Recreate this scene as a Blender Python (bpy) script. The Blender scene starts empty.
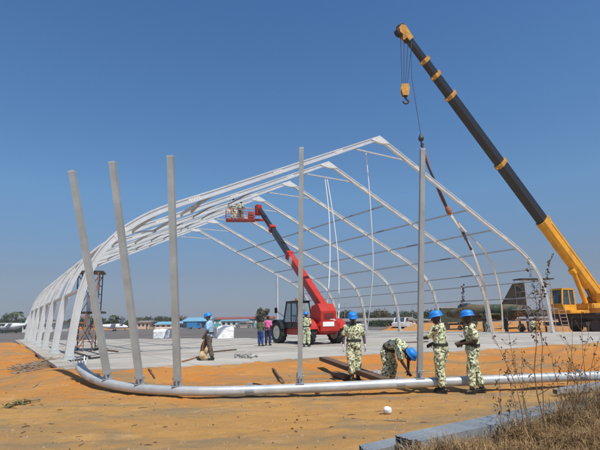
import bpy, bmesh, math, random
from mathutils import Vector, Matrix, Euler, noise
random.seed(7)
V = Vector
R = math.radians
sc = bpy.context.scene
col = sc.collection

# ------------------------------------------------------------------ camera geometry
FOC, HP, ROLL, CAMH = 464.93, 95.434, .020288, 1.6
PIT = math.atan2(HP, FOC)
CP, SP, CR, SR = math.cos(PIT), math.sin(PIT), math.cos(ROLL), math.sin(ROLL)
TH = .57018
F0 = V((-9.2999, 18.7542, .25))           # left foot of the front arch
SPAN, BAY, SLABZ = 34.397, 5.5672, .25
GX = V((math.cos(TH), math.sin(TH), 0)); AX = V((-math.sin(TH), math.cos(TH), 0))

def ray(px, py):
    X, Y = px - 300, 225 - py
    u, v = (X*CR + Y*SR)/FOC, (-X*SR + Y*CR)/FOC
    return V((u, CP - SP*v, SP + CP*v))
def G(px, py, z=0.0):                      # the point at height z seen at a place in the photograph
    w = ray(px, py); return V((0, 0, CAMH)) + w*((z - CAMH)/w.z)
def D(px, py, Y):                          # the point at distance Y seen at a place in the photograph
    w = ray(px, py); return V((0, 0, CAMH)) + w*(Y/w.y)

# ------------------------------------------------------------------ materials
MATS = {}
def new_mat(name):
    m = bpy.data.materials.new(name); m.use_nodes = True
    nt = m.node_tree; b = nt.nodes['Principled BSDF']
    return m, nt, b
def ramp(nt, fac, stops, interp='LINEAR'):
    r = nt.nodes.new('ShaderNodeValToRGB'); r.color_ramp.interpolation = interp
    e = r.color_ramp.elements
    while len(e) < len(stops): e.new(.5)
    for k, (p, c) in enumerate(stops):
        e[k].position = p; e[k].color = (c[0], c[1], c[2], 1)
    nt.links.new(fac, r.inputs[0]); return r.outputs[0]
def tex(nt, scale, detail=4, rough=.6, coord='Object', vec=None, dist=0.0):
    n = nt.nodes.new('ShaderNodeTexNoise'); n.inputs['Scale'].default_value = scale
    n.inputs['Detail'].default_value = detail; n.inputs['Roughness'].default_value = rough
    n.inputs['Distortion'].default_value = dist
    if vec is None:
        tc = nt.nodes.new('ShaderNodeTexCoord'); vec = tc.outputs[coord]
    nt.links.new(vec, n.inputs['Vector']); return n.outputs['Fac']
def mapped(nt, scale=(1, 1, 1), coord='Object', rot=(0, 0, 0)):
    tc = nt.nodes.new('ShaderNodeTexCoord'); mp = nt.nodes.new('ShaderNodeMapping')
    mp.inputs['Scale'].default_value = scale; mp.inputs['Rotation'].default_value = rot
    nt.links.new(tc.outputs[coord], mp.inputs[0]); return mp.outputs[0]
def mix(nt, fac, a, b, mode='MIX'):
    n = nt.nodes.new('ShaderNodeMix'); n.data_type = 'RGBA'; n.blend_type = mode
    for k, s in ((0, fac), (6, a), (7, b)):
        if hasattr(s, 'links'): nt.links.new(s, n.inputs[k])
        elif k == 0: n.inputs[0].default_value = s
        else: n.inputs[k].default_value = (s[0], s[1], s[2], 1)
    return n.outputs[2]
def bump(nt, b, h, strength=.3, dist=.02):
    n = nt.nodes.new('ShaderNodeBump'); n.inputs['Strength'].default_value = strength
    n.inputs['Distance'].default_value = dist
    nt.links.new(h, n.inputs['Height']); nt.links.new(n.outputs[0], b.inputs['Normal'])
def plain(name, c, rough=.5, metal=0.0, var=.18, scale=6, bumpy=0.0, dirt=None):
    m, nt, b = new_mat(name)
    f = tex(nt, scale, 5)
    lo = [x*(1 - var) for x in c]; hi = [min(1, x*(1 + var)) for x in c]
    cc = ramp(nt, f, [(.3, lo), (.7, hi)])
    if dirt:
        f2 = tex(nt, scale*.45, 6, .7)
        cc = mix(nt, ramp(nt, f2, [(.52, (0, 0, 0)), (.72, (.75, .75, .75))]), cc, dirt)
    nt.links.new(cc, b.inputs['Base Color'])
    b.inputs['Roughness'].default_value = rough; b.inputs['Metallic'].default_value = metal
    if bumpy: bump(nt, b, tex(nt, scale*6, 3), bumpy, .01)
    MATS[name] = m; return m
def camo(name, light, mid, dark, scale=11.0, brown=None):
    m, nt, b = new_mat(name)
    oi = nt.nodes.new('ShaderNodeObjectInfo'); tc = nt.nodes.new('ShaderNodeTexCoord')
    ad = nt.nodes.new('ShaderNodeVectorMath'); ad.operation = 'MULTIPLY_ADD'
    cx = nt.nodes.new('ShaderNodeCombineXYZ')
    for k in range(3): nt.links.new(oi.outputs['Random'], cx.inputs[k])
    ad.inputs[1].default_value = (37, 23, 51)
    nt.links.new(cx.outputs[0], ad.inputs[0]); nt.links.new(tc.outputs['Object'], ad.inputs[2])
    f = tex(nt, scale, 2, .5, vec=ad.outputs[0], dist=.6)
    c = ramp(nt, f, [(0, dark), (.405, dark), (.415, mid), (.48, mid), (.49, light)], 'LINEAR')
    f2 = tex(nt, scale*1.3, 2, .5, vec=ad.outputs[0], dist=1.2)
    c = mix(nt, ramp(nt, f2, [(.63, (0, 0, 0)), (.64, (1, 1, 1))]), c, brown or dark)
    nt.links.new(c, b.inputs['Base Color']); b.inputs['Roughness'].default_value = .9
    bump(nt, b, tex(nt, 25, 3, vec=ad.outputs[0]), .25, .02)
    MATS[name] = m; return m

alu = plain('aluminium_white', (.66, .67, .66), .38, .4, .10, 1.4, dirt=(.52, .52, .49))
galv = plain('galvanised', (.52, .535, .53), .5, .4, .16, 2.5, dirt=(.36, .37, .38))
post_grey = plain('post_grey', (.375, .40, .395), .46, .3, .16, 2.0, dirt=(.29, .295, .28))
steel = plain('purlin_steel', (.30, .32, .34), .45, .4, .12, 3)
plate_grey = plain('plate_grey', (.36, .38, .40), .5, .4, .15, 6)
splice_m = plain('splice_white', (.62, .63, .62), .45, .05, .12, 5)
basket_red = plain('basket_red', (.36, .035, .022), .5, 0, .2, 3, dirt=(.25, .10, .07))
profile_m = plain('mill_aluminium', (.33, .36, .38), .42, .45, .2, 3, dirt=(.22, .23, .23))
white = plain('white_paint', (.78, .78, .77), .55, 0, .06, 2)
rope_white = plain('rope_white', (.82, .82, .80), .8, 0, .05, 8)
red = plain('machine_red', (.44, .020, .010), .45, 0, .16, 1.7, dirt=(.30, .085, .05))
black = plain('black_paint', (.018, .018, .02), .35, 0, .2, 4)
soot = plain('dark_iron', (.045, .043, .042), .55, .2, .25, 5)
ochre = plain('worn_ochre', (.50, .25, .03), .6, 0, .3, 3, dirt=(.09, .06, .03))
yellow = plain('crane_yellow', (.70, .34, .018), .42, 0, .14, 1.2, dirt=(.36, .19, .05))
rubber = plain('tyre_rubber', (.035, .033, .030), .85, 0, .3, 5, .4, dirt=(.16, .11, .07))
rim_cream = plain('rim_cream', (.70, .66, .53), .5, 0, .1, 4, dirt=(.38, .28, .18))
helmet_blue = plain('helmet_blue', (.010, .20, .66), .5, 0, .06, 5)
skin = plain('dark_skin', (.062, .034, .022), .5, 0, .15, 8)
skin_mid = plain('brown_skin', (.16, .085, .055), .5, 0, .12, 8)
hairm = plain('hair_black', (.012, .011, .010), .8, 0, .2, 30)
eye_white = plain('eye_white', (.6, .58, .54), .3, 0, .05, 3)
boot_black = plain('boot_black', (.016, .015, .014), .5, 0, .3, 9, dirt=(.09, .055, .03))
glove_m = plain('glove_pale', (.50, .48, .45), .9, 0, .15, 12)
belt_m = plain('belt_dark', (.03, .03, .022), .7, 0, .2, 9)
shirt_blue = plain('shirt_blue', (.30, .48, .66), .85, 0, .10, 7, .2)
pants_brown = plain('trousers_brown', (.105, .085, .058), .9, 0, .18, 7, .2)
pants_navy = plain('trousers_navy', (.022, .028, .075), .9, 0, .2, 7, .2)
pants_blue = plain('trousers_blue', (.02, .06, .20), .9, 0, .2, 7, .2)
shirt_pink = plain('shirt_pink', (.70, .16, .34), .85, 0, .1, 7, .2)
shirt_olive = plain('shirt_olive', (.10, .11, .05), .9, 0, .2, 9, .2)
web_tan = plain('webbing_tan', (.60, .49, .38), .85, 0, .12, 6)
web_red = plain('webbing_red', (.45, .10, .05), .8, 0, .12, 6)
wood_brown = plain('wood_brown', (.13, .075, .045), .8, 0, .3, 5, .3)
rust_orange = plain('rust_orange', (.32, .115, .05), .75, 0, .25, 7)
pink_rust = plain('primer_pink', (.42, .24, .18), .75, 0, .2, 6)
stickm = plain('dry_stick', (.24, .18, .12), .9, 0, .3, 14)
leafm = plain('wilted_leaf', (.12, .13, .05), .85, 0, .3, 9)
canvas = plain('tan_canvas', (.48, .34, .19), .9, 0, .15, 6, .2)
camo_pale = camo('camo_pale', (.66, .665, .46), (.30, .335, .16), (.055, .065, .034), 17, (.11, .085, .045))
camo_dark = camo('camo_dark', (.20, .20, .13), (.10, .11, .06), (.03, .03, .02), 13)
camo_jet = camo('camo_jet', (.14, .115, .07), (.06, .082, .05), (.038, .058, .035), .75, (.11, .075, .045))
roof_red = plain('roof_red', (.26, .07, .05), .7, 0, .15, .4)
wall_teal = plain('wall_teal', (.10, .36, .42), .7, 0, .1, .3)
wall_white = plain('wall_white', (.66, .64, .60), .8, 0, .08, .3)
wall_cream = plain('wall_cream', (.50, .42, .32), .8, 0, .1, .3)
wall_blue = plain('wall_blue', (.035, .20, .42), .7, 0, .12, .3)
roof_blue = plain('roof_blue', (.16, .36, .48), .6, 0, .1, .3)
roof_grey = plain('roof_grey', (.20, .185, .17), .8, 0, .15, .3)
dark_open = plain('dark_opening', (.02, .022, .025), .6, 0, .1, 1)
army_green = plain('army_green', (.045, .055, .03), .7, 0, .25, 2)
bag_white = plain('bag_white', (.80, .80, .79), .8, 0, .05, 3, .2)
foliage = plain('foliage', (.055, .075, .030), .8, 0, .45, .9)
foliage_dry = plain('foliage_dry', (.10, .095, .045), .85, 0, .4, .9)
bark = plain('bark', (.10, .075, .05), .9, 0, .3, 3)
weed_stem = plain('weed_stem', (.20, .12, .06), .85, 0, .3, 9)
weed_head = plain('weed_head', (.085, .055, .032), .9, 0, .4, 12)
rubble_m = plain('rubble_grey', (.34, .33, .31), .9, 0, .3, 5, .4)
cone_white = plain('styrofoam', (.82, .82, .82), .8, 0, .05, 9)

def glass(name, c=(.05, .07, .08)):
    m, nt, b = new_mat(name); b.inputs['Base Color'].default_value = (*c, 1)
    b.inputs['Roughness'].default_value = .08; b.inputs['Metallic'].default_value = .25
    f = tex(nt, 1.5, 3); nt.links.new(ramp(nt, f, [(.3, [x*.7 for x in c]), (.7, [x*1.5 for x in c])]), b.inputs['Base Color'])
    MATS[name] = m; return m
cab_glass = glass('cab_glass')

def soil_mat():
    m, nt, b = new_mat('orange_soil')
    big = tex(nt, .16, 5, .55, dist=.6)
    c = ramp(nt, big, [(.32, (.46, .265, .092)), (.46, (.51, .225, .058)), (.60, (.54, .205, .040)), (.75, (.55, .275, .078))])
    tco = nt.nodes.new('ShaderNodeTexCoord'); sp_ = nt.nodes.new('ShaderNodeSeparateXYZ'); nt.links.new(tco.outputs['Object'], sp_.inputs[0])
    wob = nt.nodes.new('ShaderNodeMath'); wob.operation = 'MULTIPLY_ADD'; wob.inputs[1].default_value = 5.0
    nt.links.new(tex(nt, .55, 5, .65), wob.inputs[0]); nt.links.new(sp_.outputs[1], wob.inputs[2])
    mr = nt.nodes.new('ShaderNodeMapRange'); mr.inputs[1].default_value = 12.3; mr.inputs[2].default_value = 14.2; nt.links.new(wob.outputs[0], mr.inputs[0])
    c = mix(nt, mr.outputs[0], mix(nt, .62, c, (.43, .28, .108)), c)     # trodden tan strip in front, fresh orange spoil behind
    # greyer, dustier sweeps drawn out along the work strip
    st = tex(nt, .9, 6, .62, vec=mapped(nt, (.34, 1.0, 1), rot=(0, 0, .12)), dist=.5)
    c = mix(nt, ramp(nt, st, [(.48, (0, 0, 0)), (.61, (.85, .85, .85))]), c, (.27, .20, .115))
    st2 = tex(nt, 2.1, 5, .6, vec=mapped(nt, (.5, 1.0, 1), rot=(0, 0, -.2)))
    c = mix(nt, ramp(nt, st2, [(.56, (0, 0, 0)), (.74, (.6, .6, .6))]), c, (.64, .38, .16))
    sc2 = tex(nt, 1.35, 7, .7, dist=1.2)
    c = mix(nt, ramp(nt, sc2, [(.56, (0, 0, 0)), (.66, (.65, .65, .65))]), c, (.31, .195, .092))
    gr = tex(nt, 38, 6, .75)
    c = mix(nt, .55, c, ramp(nt, gr, [(.25, (.5, .48, .46)), (.45, (1, 1, 1)), (.8, (1.2, 1.2, 1.2))]), 'MULTIPLY')
    peb = nt.nodes.new('ShaderNodeTexVoronoi'); peb.inputs['Scale'].default_value = 22
    tc = nt.nodes.new('ShaderNodeTexCoord'); nt.links.new(tc.outputs['Object'], peb.inputs['Vector'])
    c = mix(nt, ramp(nt, peb.outputs['Distance'], [(.05, (.5, .5, .5)), (.16, (0, 0, 0))]), c, (.17, .115, .075))
    nt.links.new(c, b.inputs['Base Color']); b.inputs['Roughness'].default_value = .95
    b.inputs['Specular IOR Level'].default_value = .15
    h = nt.nodes.new('ShaderNodeMath'); h.operation = 'ADD'
    nt.links.new(tex(nt, 4.5, 8, .7), h.inputs[0]); nt.links.new(tex(nt, 30, 6, .7), h.inputs[1])
    bump(nt, b, h.outputs[0], .75, .06)
    return m
soil = soil_mat()

def concrete_mat():
    m, nt, b = new_mat('slab_concrete')
    f = tex(nt, .35, 6, .65, dist=.7)
    c = ramp(nt, f, [(.3, (.29, .27, .235)), (.5, (.39, .362, .315)), (.7, (.49, .46, .405))])
    st = tex(nt, .5, 7, .7, vec=mapped(nt, (.3, 1.2, 1), rot=(0, 0, -.3)), dist=1)
    c = mix(nt, ramp(nt, st, [(.54, (0, 0, 0)), (.66, (.7, .7, .7))]), c, (.27, .215, .165))
    br = nt.nodes.new('ShaderNodeTexBrick'); br.offset = 0
    br.inputs['Color1'].default_value = (1, 1, 1, 1); br.inputs['Color2'].default_value = (.88, .88, .88, 1)
    br.inputs['Mortar'].default_value = (.70, .68, .65, 1)
    br.inputs['Scale'].default_value = 1; br.inputs['Mortar Size'].default_value = .03
    br.inputs['Brick Width'].default_value = 5.6; br.inputs['Row Height'].default_value = 4.2
    nt.links.new(mapped(nt, (1, 1, 1), rot=(0, 0, -TH)), br.inputs['Vector'])
    c = mix(nt, 1.0, c, br.outputs['Color'], 'MULTIPLY')
    c = mix(nt, .4, c, ramp(nt, tex(nt, 26, 5, .7), [(.3, (.6, .6, .6)), (.6, (1.1, 1.1, 1.1))]), 'MULTIPLY')
    nt.links.new(c, b.inputs['Base Color']); b.inputs['Roughness'].default_value = .9
    bump(nt, b, tex(nt, 9, 8, .7), .3, .02)
    return m
concrete = concrete_mat()
def tarmac_mat():
    m, nt, b = new_mat('tarmac')
    f = tex(nt, .08, 6, .6, vec=mapped(nt, (.4, 1.5, 1)))
    c = ramp(nt, f, [(.3, (.10, .086, .074)), (.6, (.14, .122, .106)), (.75, (.18, .158, .135))])
    c = mix(nt, .5, c, ramp(nt, tex(nt, 4, 6, .7), [(.3, (.7, .7, .7)), (.7, (1.15, 1.15, 1.15))]), 'MULTIPLY')
    nt.links.new(c, b.inputs['Base Color']); b.inputs['Roughness'].default_value = .92
    return m
tarmac = tarmac_mat()
def grass_mat():
    m, nt, b = new_mat('dry_grass')
    f = tex(nt, 5, 4, .8)
    c = ramp(nt, f, [(.30, (.075, .042, .018)), (.48, (.22, .13, .052)), (.62, (.44, .30, .135)), (.78, (.16, .115, .042))])
    nt.links.new(c, b.inputs['Base Color']); b.inputs['Roughness'].default_value = .85
    return m
drygrass = grass_mat()

# ------------------------------------------------------------------ mesh builder
def frame_of(d, up=V((0, 0, 1))):
    d = d.normalized()
    if abs(d.dot(up)) > .98: up = V((0, 1, 0)) if abs(d.y) < .9 else V((1, 0, 0))
    s = d.cross(up).normalized(); u = s.cross(d).normalized()
    return s, u
class MB:
    def __init__(self): self.v, self.f, self.sm = [], [], []
    def add(self, vs, fs, smooth=False):
        n = len(self.v); self.v += [V(p) for p in vs]
        for f in fs: self.f.append([i + n for i in f]); self.sm.append(smooth)
    def box(self, c, s, rot=None):
        c = V(c); M = rot.to_3x3() if rot is not None else Matrix.Identity(3)
        vs = [c + M @ V((x*s[0]/2, y*s[1]/2, z*s[2]/2)) for x in (-1, 1) for y in (-1, 1) for z in (-1, 1)]
        self.add(vs, [(0, 1, 3, 2), (4, 6, 7, 5), (0, 4, 5, 1), (2, 3, 7, 6), (0, 2, 6, 4), (1, 5, 7, 3)])
        return self
    def rbox(self, c, s, r=.05, rot=None):         # a box with chamfered edges
        c = V(c); M = rot.to_3x3() if rot is not None else Matrix.Identity(3)
        bm = bmesh.new(); bmesh.ops.create_cube(bm, size=1)
        for v in bm.verts: v.co = V((v.co.x*s[0], v.co.y*s[1], v.co.z*s[2]))
        bmesh.ops.bevel(bm, geom=bm.edges[:], offset=min(r, min(s)*.45), segments=2, affect='EDGES')
        bm.verts.index_update()
        self.add([c + M @ v.co for v in bm.verts], [[v.index for v in f.verts] for f in bm.faces]); bm.free()
        return self
    def loft(self, rings, smooth=True, caps=True, closed=True):
        n = len(rings[0]); vs = [p for r in rings for p in r]; fs = []
        for k in range(len(rings) - 1):
            for j in range(n if closed else n - 1):
                a, b = k*n + j, k*n + (j + 1) % n
                fs.append((a, b, b + n, a + n))
        self.add(vs, fs, smooth)
        if caps:
            self.add(rings[0], [tuple(range(n))[::-1]]); self.add(rings[-1], [tuple(range(n))])
        return self
    def beam(self, a, b, w, h, up=V((0, 0, 1)), taper=1.0):
        a, b = V(a), V(b); s, u = frame_of(b - a, up)
        q = [(-1, -1), (1, -1), (1, 1), (-1, 1)]
        return self.loft([[p + s*(x*w/2*t) + u*(y*h/2*t) for x, y in q] for p, t in ((a, 1), (b, taper))], False)
    def tube(self, pts, r, n=8, smooth=True):
        pts = [V(p) for p in pts]; rr = r if isinstance(r, (list, tuple)) else [r]*len(pts)
        rings, s0 = [], None
        for k, p in enumerate(pts):
            d = (pts[min(k + 1, len(pts) - 1)] - pts[max(k - 1, 0)])
            s, u = frame_of(d)
            if s0 is not None:
                s = (s0 - d.normalized()*s0.dot(d.normalized()))
                s = s.normalized() if s.length > 1e-6 else frame_of(d)[0]
                u = s.cross(d.normalized())
            s0 = s
            rings.append([p + (s*math.cos(2*math.pi*j/n) + u*math.sin(2*math.pi*j/n))*rr[k] for j in range(n)])
        return self.loft(rings, smooth)
    def cyl(self, a, b, r, n=16, r2=None): return self.tube([a, b], [r, r2 if r2 is not None else r], n)
    def ell(self, c, s, rot=None, n=12, m=8):
        c = V(c); M = rot.to_3x3() if rot is not None else Matrix.Identity(3); rings = []
        for k in range(m + 1):
            t = math.pi*(.02 + .96*k/m)
            rings.append([c + M @ V((s[0]*math.sin(t)*math.cos(2*math.pi*j/n), s[1]*math.sin(t)*math.sin(2*math.pi*j/n), s[2]*math.cos(t))) for j in range(n)])
        return self.loft(rings[::-1], True)
    def seg(self, a, b, ra, rb, n=10):             # a limb: tapered, with rounded ends
        a, b = V(a), V(b); d = (b - a).normalized()
        return self.tube([a - d*ra*.75, a - d*ra*.45, a, a.lerp(b, .5), b, b + d*rb*.45, b + d*rb*.75],
                         [ra*.3, ra*.8, ra, (ra + rb)*.51, rb, rb*.8, rb*.3], n)
    def prism(self, outline, depth, M):            # outline in the M frame's XY, thickness along its Z, centred
        n = len(outline)
        lo = [M @ V((x, y, -depth/2)) for x, y in outline]; hi = [M @ V((x, y, depth/2)) for x, y in outline]
        self.add(lo + hi, [tuple(range(n))[::-1], tuple(range(n, 2*n))] + [(j, (j + 1) % n, n + (j + 1) % n, n + j) for j in range(n)])
        return self
    def lathe(self, prof, c, axis=V((0, 0, 1)), n=20, smooth=True, caps=True):
        c = V(c); s, u = frame_of(V(axis)); ax = V(axis).normalized()
        return self.loft([[c + ax*h + (s*math.cos(2*math.pi*j/n) + u*math.sin(2*math.pi*j/n))*max(r, .0005) for j in range(n)] for r, h in prof], smooth, caps)
    def data(self, name):
        me = bpy.data.meshes.new(name); me.from_pydata([tuple(p) for p in self.v], [], self.f)
        me.polygons.foreach_set('use_smooth', self.sm); me.update()
        bm = bmesh.new(); bm.from_mesh(me); bmesh.ops.recalc_face_normals(bm, faces=bm.faces[:]); bm.to_mesh(me); bm.free()
        return me
    def build(self, name, mat, parent=None, world=True):
        if parent is not None and world:
            M = root_matrix(parent).inverted(); self.v = [M @ p for p in self.v]
        me = self.data(name); me.materials.append(mat)
        o = bpy.data.objects.new(name, me); col.objects.link(o)
        if parent is not None: o.parent = parent
        return o
def root_matrix(o):
    M = o.matrix_basis.copy()
    while o.parent is not None: o = o.parent; M = o.matrix_basis @ M
    return M
def tag(o, label=None, cat=None, group=None, kind=None):
    if label: o['label'] = label
    if cat: o['category'] = cat
    if group: o['group'] = group
    if kind: o['kind'] = kind
    return o
def empty(name, loc, rz=0.0, label=None, cat=None, group=None):
    o = bpy.data.objects.new(name, None); col.objects.link(o)
    o.location = loc; o.rotation_euler = (0, 0, rz)
    return tag(o, label, cat, group)
def copy_tree(o, parent=None):
    c = o.copy(); col.objects.link(c)
    if parent is not None: c.parent = parent
    for ch in list(o.children): copy_tree(ch, c)
    return c
def rezero(o, loc):                                # move a one-mesh thing's origin to its base
    loc = V(loc); o.data.transform(Matrix.Translation(-loc)); o.location = loc; return o
def catmull(pts, sub=6):
    pts = [V(p) for p in pts]; P = [pts[0]*2 - pts[1]] + pts + [pts[-1]*2 - pts[-2]]; out = []
    for k in range(1, len(P) - 2):
        for j in range(sub):
            t = j/sub; a, b, c, d = P[k-1], P[k], P[k+1], P[k+2]
            out.append(.5*((2*b) + (c - a)*t + (2*a - 5*b + 4*c - d)*t*t + (3*b - a - 3*c + d)*t**3))
    return out + [pts[-1]]

# ------------------------------------------------------------------ setting: ground, slab, apron
SLAB = [G(68, 371.5, .2), G(150, 368, .25), G(200, 366.5, .25), G(240, 363.5, .25), G(283, 360, .25), G(333, 356, .25), G(400, 353, .25),
        G(483, 350, .25), G(600, 342, .25), V((24, 30, 0)), V((27.5, 35, 0)), F0 + GX*(SPAN + 1.6) + AX*5, F0 + GX*(SPAN + 1.2) + AX*(BAY*6 + 3),
        F0 + GX*31 + AX*(BAY*6 + 3), G(264, 337.8, .25), G(130, 338.8, .25), G(60, 340.2, .25), F0 - GX*.75 + AX*(BAY*6 + .9)]
SLAB2 = [(p.x, p.y) for p in SLAB]
def seg_dist(x, y, a, b):
    ax, ay, bx, by = a[0], a[1], b[0], b[1]; dx, dy = bx - ax, by - ay
    t = max(0, min(1, ((x - ax)*dx + (y - ay)*dy)/(dx*dx + dy*dy)))
    return math.hypot(x - ax - t*dx, y - ay - t*dy)
def inside(x, y, P):
    r = False; j = len(P) - 1
    for i in range(len(P)):
        if (P[i][1] > y) != (P[j][1] > y) and x < (P[j][0]-P[i][0])*(y-P[i][1])/(P[j][1]-P[i][1]) + P[i][0]: r = not r
        j = i
    return r
TARM = [(-28.2, 47.4), (-21.5, 44.0), (-15.5, 44.0), (-3.2, 40.2), (1, 62), (11, 67), (17, 90), (16, 140), (-400, 150), (-400, 52), (-60, 50), (-33, 47.5)]
def sstep(a, b, x):
    t = max(0, min(1, (x - a)/(b - a))); return t*t*(3 - 2*t)
def ground_h(x, y):
    r = math.hypot(x, y)
    if r > 160: return -.06
    n = noise.noise(V((x*.35, y*.35, 3)))*.05 + noise.noise(V((x*1.1, y*1.1, 9)))*.022 + noise.noise(V((x*3.2, y*3.2, 1)))*.010
    if r < 24:
        k = 1 - sstep(14, 24, r)
        n += k*(.026*(.28 - abs(noise.noise(V((x*1.7, y*2.4, 4))))) + .055*max(0, noise.noise(V((x*5.2, y*5.2, 12))) - .30) - .05*max(0, noise.noise(V((x*3.1, y*4.4, 22))) - .34))
        for (yc, wd_) in ((9.35 + .05*x + .25*math.sin(x*.5), .13), (7.55 + .05*x + .25*math.sin(x*.5 + .2), .13), (8.6 - .22*x, .11), (10.0 - .22*x, .11)):
            q = (y - yc)/wd_
            if abs(q) < 3.2: n += k*(-.034*math.exp(-q*q) + .018*math.exp(-(abs(q) - 1.7)**2*2.5))*(.7 + .6*noise.noise(V((x*1.3, yc, 2)))) + k*.006*math.sin(x*38 + 14*q)*math.exp(-q*q*1.5)
    if r < 22: n += noise.noise(V((x*9, y*9, 5)))*.0065*(1 - r/22)
    isin = inside(x, y, SLAB2)
    if isin and (y > 26 or min(seg_dist(x, y, SLAB2[k], SLAB2[k+1]) for k in range(1, 8)) > 1.6): return -.12
    # soil banked against the front edge of the slab
    dd = min(seg_dist(x, y, SLAB2[k], SLAB2[k+1]) for k in range(0, 8))
    if isin: return .236 + .085*noise.noise(V((x*.8, y*1.2, 31))) + .05*noise.noise(V((x*2.6, y*2.6, 3))) - .085*dd + .3*n*0
    if y < 32: n += (.235 - .02*noise.noise(V((x*1.3, y*1.3, 0))))*(1 - sstep(.05, 2.3, dd))*sstep(-6.6, -4.6, x) - .02
    dl = seg_dist(x, y, SLAB2[0], SLAB2[-1])
    if x < -6: n += .12*(1 - sstep(.2, 2.8, dl)) - .02
    # heap of orange spoil beside the slab corner, and heaps along the left edge
    for (hx, hy, hr, hh) in ((-6.4, 13.7, 1.5, .20), (-7.9, 14.4, 1.2, .16), (-12.2, 19.6, 1.7, .24), (-16.5, 25.5, 2.5, .36), (-20.5, 31, 3, .45), (-11.8, 14.8, 2.4, .12), (8.4, 17.3, 1.2, .20), (10.6, 18.6, 1.5, .26), (12.6, 20.2, 1.5, .28), (7.0, 15.6, 1.0, .14), (10.2, 15.6, 1.3, .20), (4.6, 17.4, .9, .14), (9.0, 13.6, 1.1, .13), (-1.6, 14.6, .8, .10),
                             (19, 74, 5, .7), (25, 70, 4, .6), (13.2, 71, 3, .45), (31, 66, 5, .6), (24, 52, 5, .35)):
        q = ((x - hx)**2 + (y - hy)**2)/(hr*hr)
        if q < 6: n += hh*math.exp(-q)*(1 + .5*noise.noise(V((x*.9, y*.9, 7))))
    if inside(x, y, TARM): return -.08
    td = min(seg_dist(x, y, TARM[k], TARM[(k+1) % len(TARM)]) for k in range(len(TARM)))
    return n*sstep(0, 1.5, td) if y > 35 else n
def axis_vals(lo, hi, core_lo, core_hi, step, grow):
    v = []; x = core_lo
    while x < core_hi: v.append(x); x += step
    s = step
    while x < hi: v.append(x); s *= grow; x += s
    v.append(hi); s = step; x = core_lo
    left = []
    while x > lo: s *= grow; x -= s; left.append(max(x, lo))
    return sorted(set(left)) + v
def build_ground():
    xs = axis_vals(-3500, 3500, -8.5, 8.5, .055, 1.04); ys = axis_vals(-3000, 4000, 5.2, 15, .05, 1.03)
    vs = [(x, y, ground_h(x, y)) for y in ys for x in xs]; n = len(xs)
    fs = [(j*n + i, j*n + i + 1, (j+1)*n + i + 1, (j+1)*n + i) for j in range(len(ys)-1) for i in range(n-1)]
    me = bpy.data.meshes.new('ground'); me.from_pydata(vs, [], fs)
    me.polygons.foreach_set('use_smooth', [True]*len(fs)); me.materials.append(soil)
    o = bpy.data.objects.new('ground', me); col.objects.link(o); tag(o, kind='structure')
build_ground()
def sheet(name, poly, z, mat, depth=0.0, jitter=0):
    bm = bmesh.new(); pts = []
    for k in range(len(poly)):
        a, b = V((poly[k][0], poly[k][1], z)), V((poly[(k+1) % len(poly)][0], poly[(k+1) % len(poly)][1], z))
        m = max(1, int((b - a).length/.35)) if jitter else 1
        for j in range(m):
            p = a.lerp(b, j/m)
            if j and jitter:
                q = noise.noise_vector(p*1.7)*jitter + noise.noise_vector(p*.5)*jitter*1.2; p += V((q.x, q.y, 0))
            pts.append(p)
    f = bm.faces.new([bm.verts.new(p) for p in pts])
    if f.normal.z < 0: bmesh.ops.reverse_faces(bm, faces=[f])
    if depth:
        ex = bmesh.ops.extrude_face_region(bm, geom=[f])
        for v in [e for e in ex['geom'] if isinstance(e, bmesh.types.BMVert)]: v.co.z -= depth
        bmesh.ops.recalc_face_normals(bm, faces=bm.faces[:])
    bmesh.ops.triangulate(bm, faces=[x for x in bm.faces if len(x.verts) > 4])
    me = bpy.data.meshes.new(name); bm.to_mesh(me); bm.free(); me.materials.append(mat)
    o = bpy.data.objects.new(name, me); col.objects.link(o); return tag(o, kind='structure')
sheet('concrete_slab', SLAB2, SLABZ, concrete, .4, .05)
sheet('tarmac_apron', TARM, .02, tarmac)
# a low wider cast strip along the left foot line
st = MB()
for k in range(60):
    a = F0 - AX*3.0 + AX*(k*.62); z = .29 + .012*noise.noise(V((k*.7, 0, 0)))
    st.box(a + GX*(-.25 + .04*noise.noise(V((k, 3, 0)))) + V((0, 0, z - .25 - .04)), (.62, .63, .10), Matrix.Rotation(TH, 3, 'Z'))
tag(st.build('footing_strip', concrete), kind='structure')

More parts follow.
